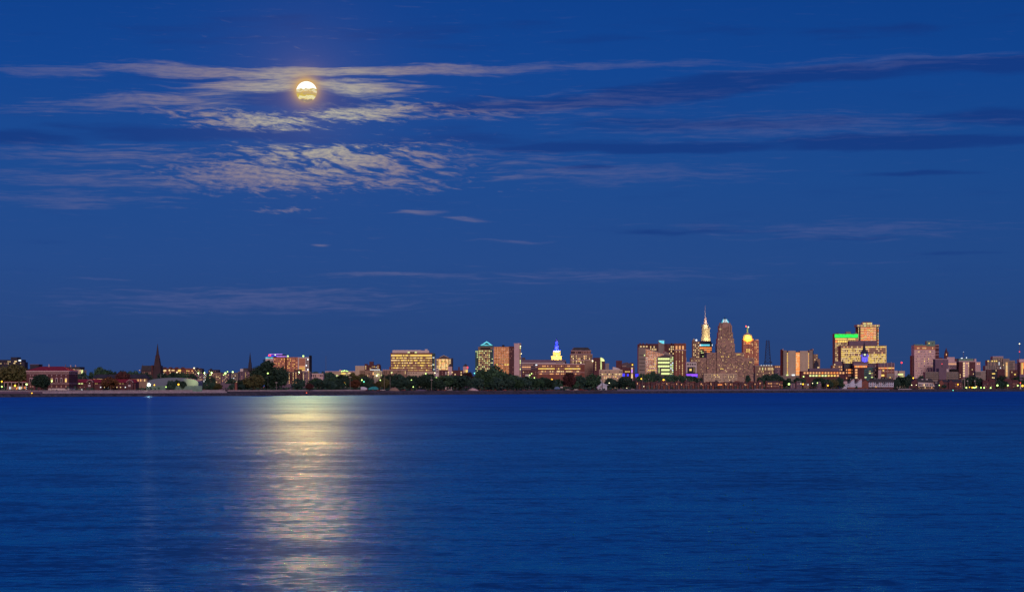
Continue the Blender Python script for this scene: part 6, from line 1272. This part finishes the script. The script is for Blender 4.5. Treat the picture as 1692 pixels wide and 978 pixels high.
for x, y, lab in ((464, 616, 'green pole lamp, left one of the pair right of the huge dark tree'), (470, 615.4, 'green pole lamp, right one of the pair right of the huge dark tree'), (494.2, 614.6, 'green pole lamp in front of the apartment slabs'), (442.6, 616.6, 'green pole lamp glinting through the huge dark tree')): L_(x, y, 'lampg', 1.15, 150 if x > 450 else 20, lab, 7000 if x > 450 else 0, GW, name='pole_lamp', group='green-white pole lamps before the hospital')
for x, y, key, r_, bk, lab, en in ((568.4, 628.2, 'lampw', .7, 60, 'small pale lamp, uppermost of three in a slanting line', 0), (569.2, 631.2, 'amber', .9, 50, 'yellow lamp, middle of three in a slanting line', 300), (571.2, 634.8, 'lampg', .8, 40, 'greenish lamp, lowest of three in a slanting line', 0), (598, 627.6, 'lampg', 1.1, 46, 'yellow-green lamp above the small white tent', 400), (601.4, 630.4, 'lampc', .9, 40, 'cyan lamp above the small white tent', 300),
    (622.6, 620.4, 'lampw', 1.3, 300, 'bright cream lamp before the grey-green factory front', 900), (628.4, 627.8, 'lampg', .9, 50, 'yellow-green lamp below the lit factory', 0), (679.8, 627.8, 'lampg', .8, 60, 'small yellow-green lamp below the left office windows', 0), (682.8, 639, 'lampg', .9, 20, 'low green-white lamp on the shore below the office slab', 200), (703.6, 617.2, 'lampg', 1.1, 200, 'green-white lamp at the podium of the office slab', 500), (720.9, 624.4, 'lampg', 1.5, 60, 'bright yellow-green lamp left of the amber gabled office', 900), (708.6, 629.4, 'lampg', 1.0, 60, 'yellow-green lamp left of the tall crossed pole', 300),
    (784, 616.4, 'lampc', .9, 300, 'cyan lamp at the foot of the pyramid tower', 300), (787.4, 618.4, 'lampg', 1.5, 280, 'bright yellow-green lamp at the foot of the pyramid tower', 900), (844.2, 620.8, 'lampg', 1.6, 90, 'bright green-white lamp below the orange mirror tower flank', 900), (820, 618.8, 'lampw', .8, 300, 'small warm lamp in the foliage below the orange mirror tower', 0), (911.4, 627.2, 'amber', 1.8, 60, 'bright orange lamp before the school block', 900), (1017.4, 622.4, 'amber', .9, 220, 'small yellow lamp before the cream low block', 0), (1059.6, 625.6, 'amber', 1.1, 90, 'orange lamp below the grey wing of the wedge office', 400), (1096.4, 627.4, 'amber', 1.4, 70, 'bright orange lamp before the green-lit windows', 600),
    (1039.6, 631, 'lampw', .7, 60, 'small white lamp below the domed dark tree', 0), (1006.6, 632.6, 'lampw', .7, 60, 'small pale lamp at the marquee right tip', 0), (1035.6, 641, 'lampw', .5, 20, 'tiny white lamp low on the shore below the pylon', 0), (1063.8, 638.2, 'lampw', .6, 30, 'tiny cream lamp below the grey glass wing', 0), (1303.6, 634.4, 'lampg', 1.7, 40, 'bright green-yellow lamp left of the small mauve houses', 900), (1326.8, 634.4, 'amber', 1.2, 40, 'yellow lamp between small mauve and brown houses', 500), (1323.4, 633.8, 'lampw', .6, 40, 'tiny white lamp left of the yellow one between small houses', 0), (1367.8, 636.8, 'amber', 1.2, 36, 'orange lamp beside the small brown house', 500), (1350.6, 632.4, 'lampg', .8, 40, 'small greenish lamp left of the two-windowed mauve house', 0), (1342.6, 633, 'lampw', .6, 40, 'tiny white lamp left of the small greenish lamp', 0),
    (1509, 624.4, 'amber', 1.1, 180, 'orange lamp above the brick gable left of the terracotta tower', 400), (1496, 636, 'lampw', .8, 30, 'pale lamp at the broad dark tree', 0), (1506.4, 636, 'lampw', .7, 30, 'pale lamp left of the brick gable house', 0), (1514, 636, 'lampw', .6, 30, 'pale lamp on the brick gable wall', 0), (1552, 636.2, 'lampg', .8, 30, 'pale green lamp between veranda house and brick gables', 0)): L_(x, y, key, r_, bk, lab, en, YW if key in ('amber', 'lampw') else GW)
for i, (x, y, key, r_) in enumerate(((1596.6, 640.2, 'lampg', 1.2), (1602, 639.6, 'amber', .8), (1606.2, 640, 'amber', 1.0), (1608.4, 640, 'lampg', 1.0), (1610.4, 640.2, 'lampg', .9), (1612.4, 639.6, 'lampg', 1.0), (1613.4, 638.6, 'amber', .7), (1620.8, 640.2, 'lampg', 1.0), (1626, 640.4, 'lampg', 1.1), (1636.8, 640.6, 'lampg', 1.1), (1648, 636.6, 'lampg', 1.6), (1665.2, 636.6, 'lampg', 1.2), (1681.6, 636.8, 'lampg', 1.2), (1689.4, 637.2, 'amber', 1.7))):
    names = ['leftmost lamp of the marina row', 'second from left in the marina row, small and yellow', 'third from left in the marina row, yellow', 'fourth from left in the marina row, greenish', 'fifth from left in the marina row, greenish', 'sixth from left in the marina row', 'small upper yellow lamp of the marina cluster', 'first lamp right of the marina cluster', 'second lamp right of the marina cluster', 'third lamp right of the marina cluster, low', 'large bright lamp before the narrow maroon townhouse', 'green-white lamp before the twin-roofed townhouse', 'green-white lamp left of the small white lighthouse', 'strong yellow lamp at the right edge']
    L_(x, y, key, r_, 14, names[i], 500 if r_ > 1.1 else 0, GW if key == 'lampg' else YW, group='lamps of the marina quay')
for x, y0, lab in ((1599.4, 628, 'left flagpole with small flag at the marina'), (1611.4, 628, 'right flagpole with small flag at the marina')):
    b = B('flagpole', lab, at(x, 20), x, 'flagpole'); b.box('pole', x-.12, x+.12, y0, 'white', dep=.2); b.poly('flag', [(x-1.9, y0+2), (x-.1, y0+2), (x-.1, y0+.2), (x-1.6, y0+.9)], 'white', dep=.05); b.done()
b = B('lighthouse', 'small white lighthouse with red lantern at the right edge', at(1686.4, 12), 1686.4, 'lighthouse'); b.lathe('tower', 1686.4, [(1.2, 642.6), (.8, 633.6), (1.0, 633.4), (1.0, 633)], 'white', 10, cy=1.5); b.lathe('lantern', 1686.4, [(.7, 633), (.7, 631.6)], 'red', 8, cy=1.5); b.lathe('cap', 1686.4, [(.9, 631.6), (.1, 630.6)], 'maroon', 8, cy=1.5); b.done()
b = B('fire_lit_canopy', 'glowing red-orange canopy among the dark townhouses below city hall', at(1189.6, 40), 1189.6, 'canopy'); b.box('roof', 1185.8, 1193.4, 633.6, 'maroon', y1=634.4, dep=3, front=-1); b.box('glowing_front', 1186, 1193.2, 634.6, 'orange', y1=636.2, dep=.6, front=-.8)
for x in (1186.2, 1192.8): b.box('post', x-.15, x+.15, 636, 'steel', dep=.3, front=-.8)
b.done()
for x, y, arm, lab in ((713, 622, 1, 'tall pole with crossed arms and small floodlights'), (635, 622, 0, 'tall thin grey pole left of the dark tree clump'), (644.6, 622, 0, 'tall thin grey pole in the dark tree clump'), (925.6, 612, 0, 'tall pale post before the middle of the school block'), (930.4, 618, 0, 'shorter pale post right of the tall one at the school block'), (578.6, 622, 1, 'tall grey pole left of the rust-brown tree'), (265.6, 618, 0, 'tall dark post in front of the white dome'), (323, 628, 0, 'pale post at the right end of the white dome'), (456.6, 631, 1, 'short white post with sign right of the huge dark tree'), (1061.6, 616, 0, 'tall thin post below the grey glass wing'), (117.6, 606, 0, 'slim post with round head behind the maroon wing'), (182.4, 639, 0, 'short pale bollard post before the maroon wing'), (385.8, 640, 0, 'short pale bollard post on the promenade')):
    b = B('utility_pole', lab, at(x, 18 if y > 620 else 60), x, 'pole'); b.box('pole', x-.22, x+.22, y, 'concrete', dep=.4)
    if arm: b.box('crossarm', x-2.0, x+2.0, y+5 if x > 700 else y+.6, 'white', y1=y+5.6 if x > 700 else y+1.2, dep=.3, front=-.2)
    else: b.box('cap', x-.4, x+.4, y-.3, 'darkcon', y1=y+.1, dep=.6, front=-.1)
    b.done()
# slim masts / lamp posts without light among the townhouses
for i, x in enumerate((1072, 1099.6, 1121, 1134.6, 1155, 1201.4, 1228)):
    nb = min(LM, key=lambda q: abs(q[0]-x))[1]
    b = B('lamp_post', 'slim unlit lamp post with white head below '+nb+(' tip' if 0 else ''), at(x, 34), x, 'lamp post', 'unlit lamp posts before the townhouses'); b.box('pole', x-.15, x+.15, 626.5+(i % 3), 'concrete', dep=.3); b.box('head', x-.5, x+.4, 626+(i % 3), 'white', y1=626.7+(i % 3), dep=.8, front=-.4); b.done()
# parked cars
def make_car(m):
    e = empty('parked_car', (0, 0, 0))
    b = MB(); b.prism([(-2.2, .35), (2.2, .35), (2.2, .8), (1.9, .95), (1.0, 1.0), (-1.8, 1.0), (-2.2, .85)], -.9, .9); b.build('body', m, e)
    b = MB(); b.prism([(-1.6, 1.0), (1.0, 1.0), (.4, 1.5), (-1.2, 1.5)], -.78, .78); b.build('cabin', W['glass'], e)
    for x in (-1.4, 1.4):
        for y in (-.85, .85):
            w_ = MB(); w_.tube((x, y-.1, .34), (x, y+.1, .34), .34, n=12); w_.build('wheel', W['black'], e)
    return e
carm = {'silver': MM('silver_car_paint', .45, .45, .48, rough=.35, spec=.5), 'dark': MM('dark_car_paint', .03, .035, .05, rough=.35, spec=.5), 'red': MM('red_car_paint', .3, .03, .03, rough=.35, spec=.5), 'white': MM('white_car_paint', .7, .7, .7, rough=.35, spec=.5)}
proto = {}
for i, (x, k, lab) in enumerate(((62, 'white', 'white car parked left of the round dark tree'), (72.6, 'silver', 'silver car parked right of the round dark tree'), (118, 'white', 'white car parked at the left end of the maroon wing'), (131, 'silver', 'silver car parked before the lit windows of the maroon wing'), (186, 'dark', 'dark car on the promenade by the reddish tree'), (372, 'dark', 'dark car at the right end of the left promenade'), (433, 'silver', 'silver car under the olive-brown tree'), (563, 'dark', 'dark car left of the slanting lamps'), (567.6, 'red', 'red car left of the slanting lamps'), (575.4, 'white', 'white car right of the slanting lamps'), (584, 'silver', 'silver car under the rust-brown tree'), (590, 'dark', 'dark car left of the small white tent'), (632.5, 'silver', 'silver car right of the teal tarpaulin'), (938, 'silver', 'silver car right of the notice board'), (951.5, 'white', 'white car under the blackish round tree'), (960.6, 'red', 'red car under the blackish round tree'), (1013.8, 'dark', 'dark car right of the marquee'), (1026, 'silver', 'silver car left of the domed dark tree'), (1045.4, 'white', 'white car below the pylon'))):
    back = 20 if x < 1000 else 24; D = at(x, back)
    if k not in proto: e = proto[k] = make_car(carm[k])
    else:
        e = proto[k].copy(); COL.objects.link(e)
        for c in list(proto[k].children): q = c.copy(); COL.objects.link(q); q.parent = e
    e.location = (X(x, D), D, groundz(back)); e.rotation_euler = (0, 0, (i*7 % 5-2)*.12); tag(e, lab, 'car', 'cars parked along the shore')
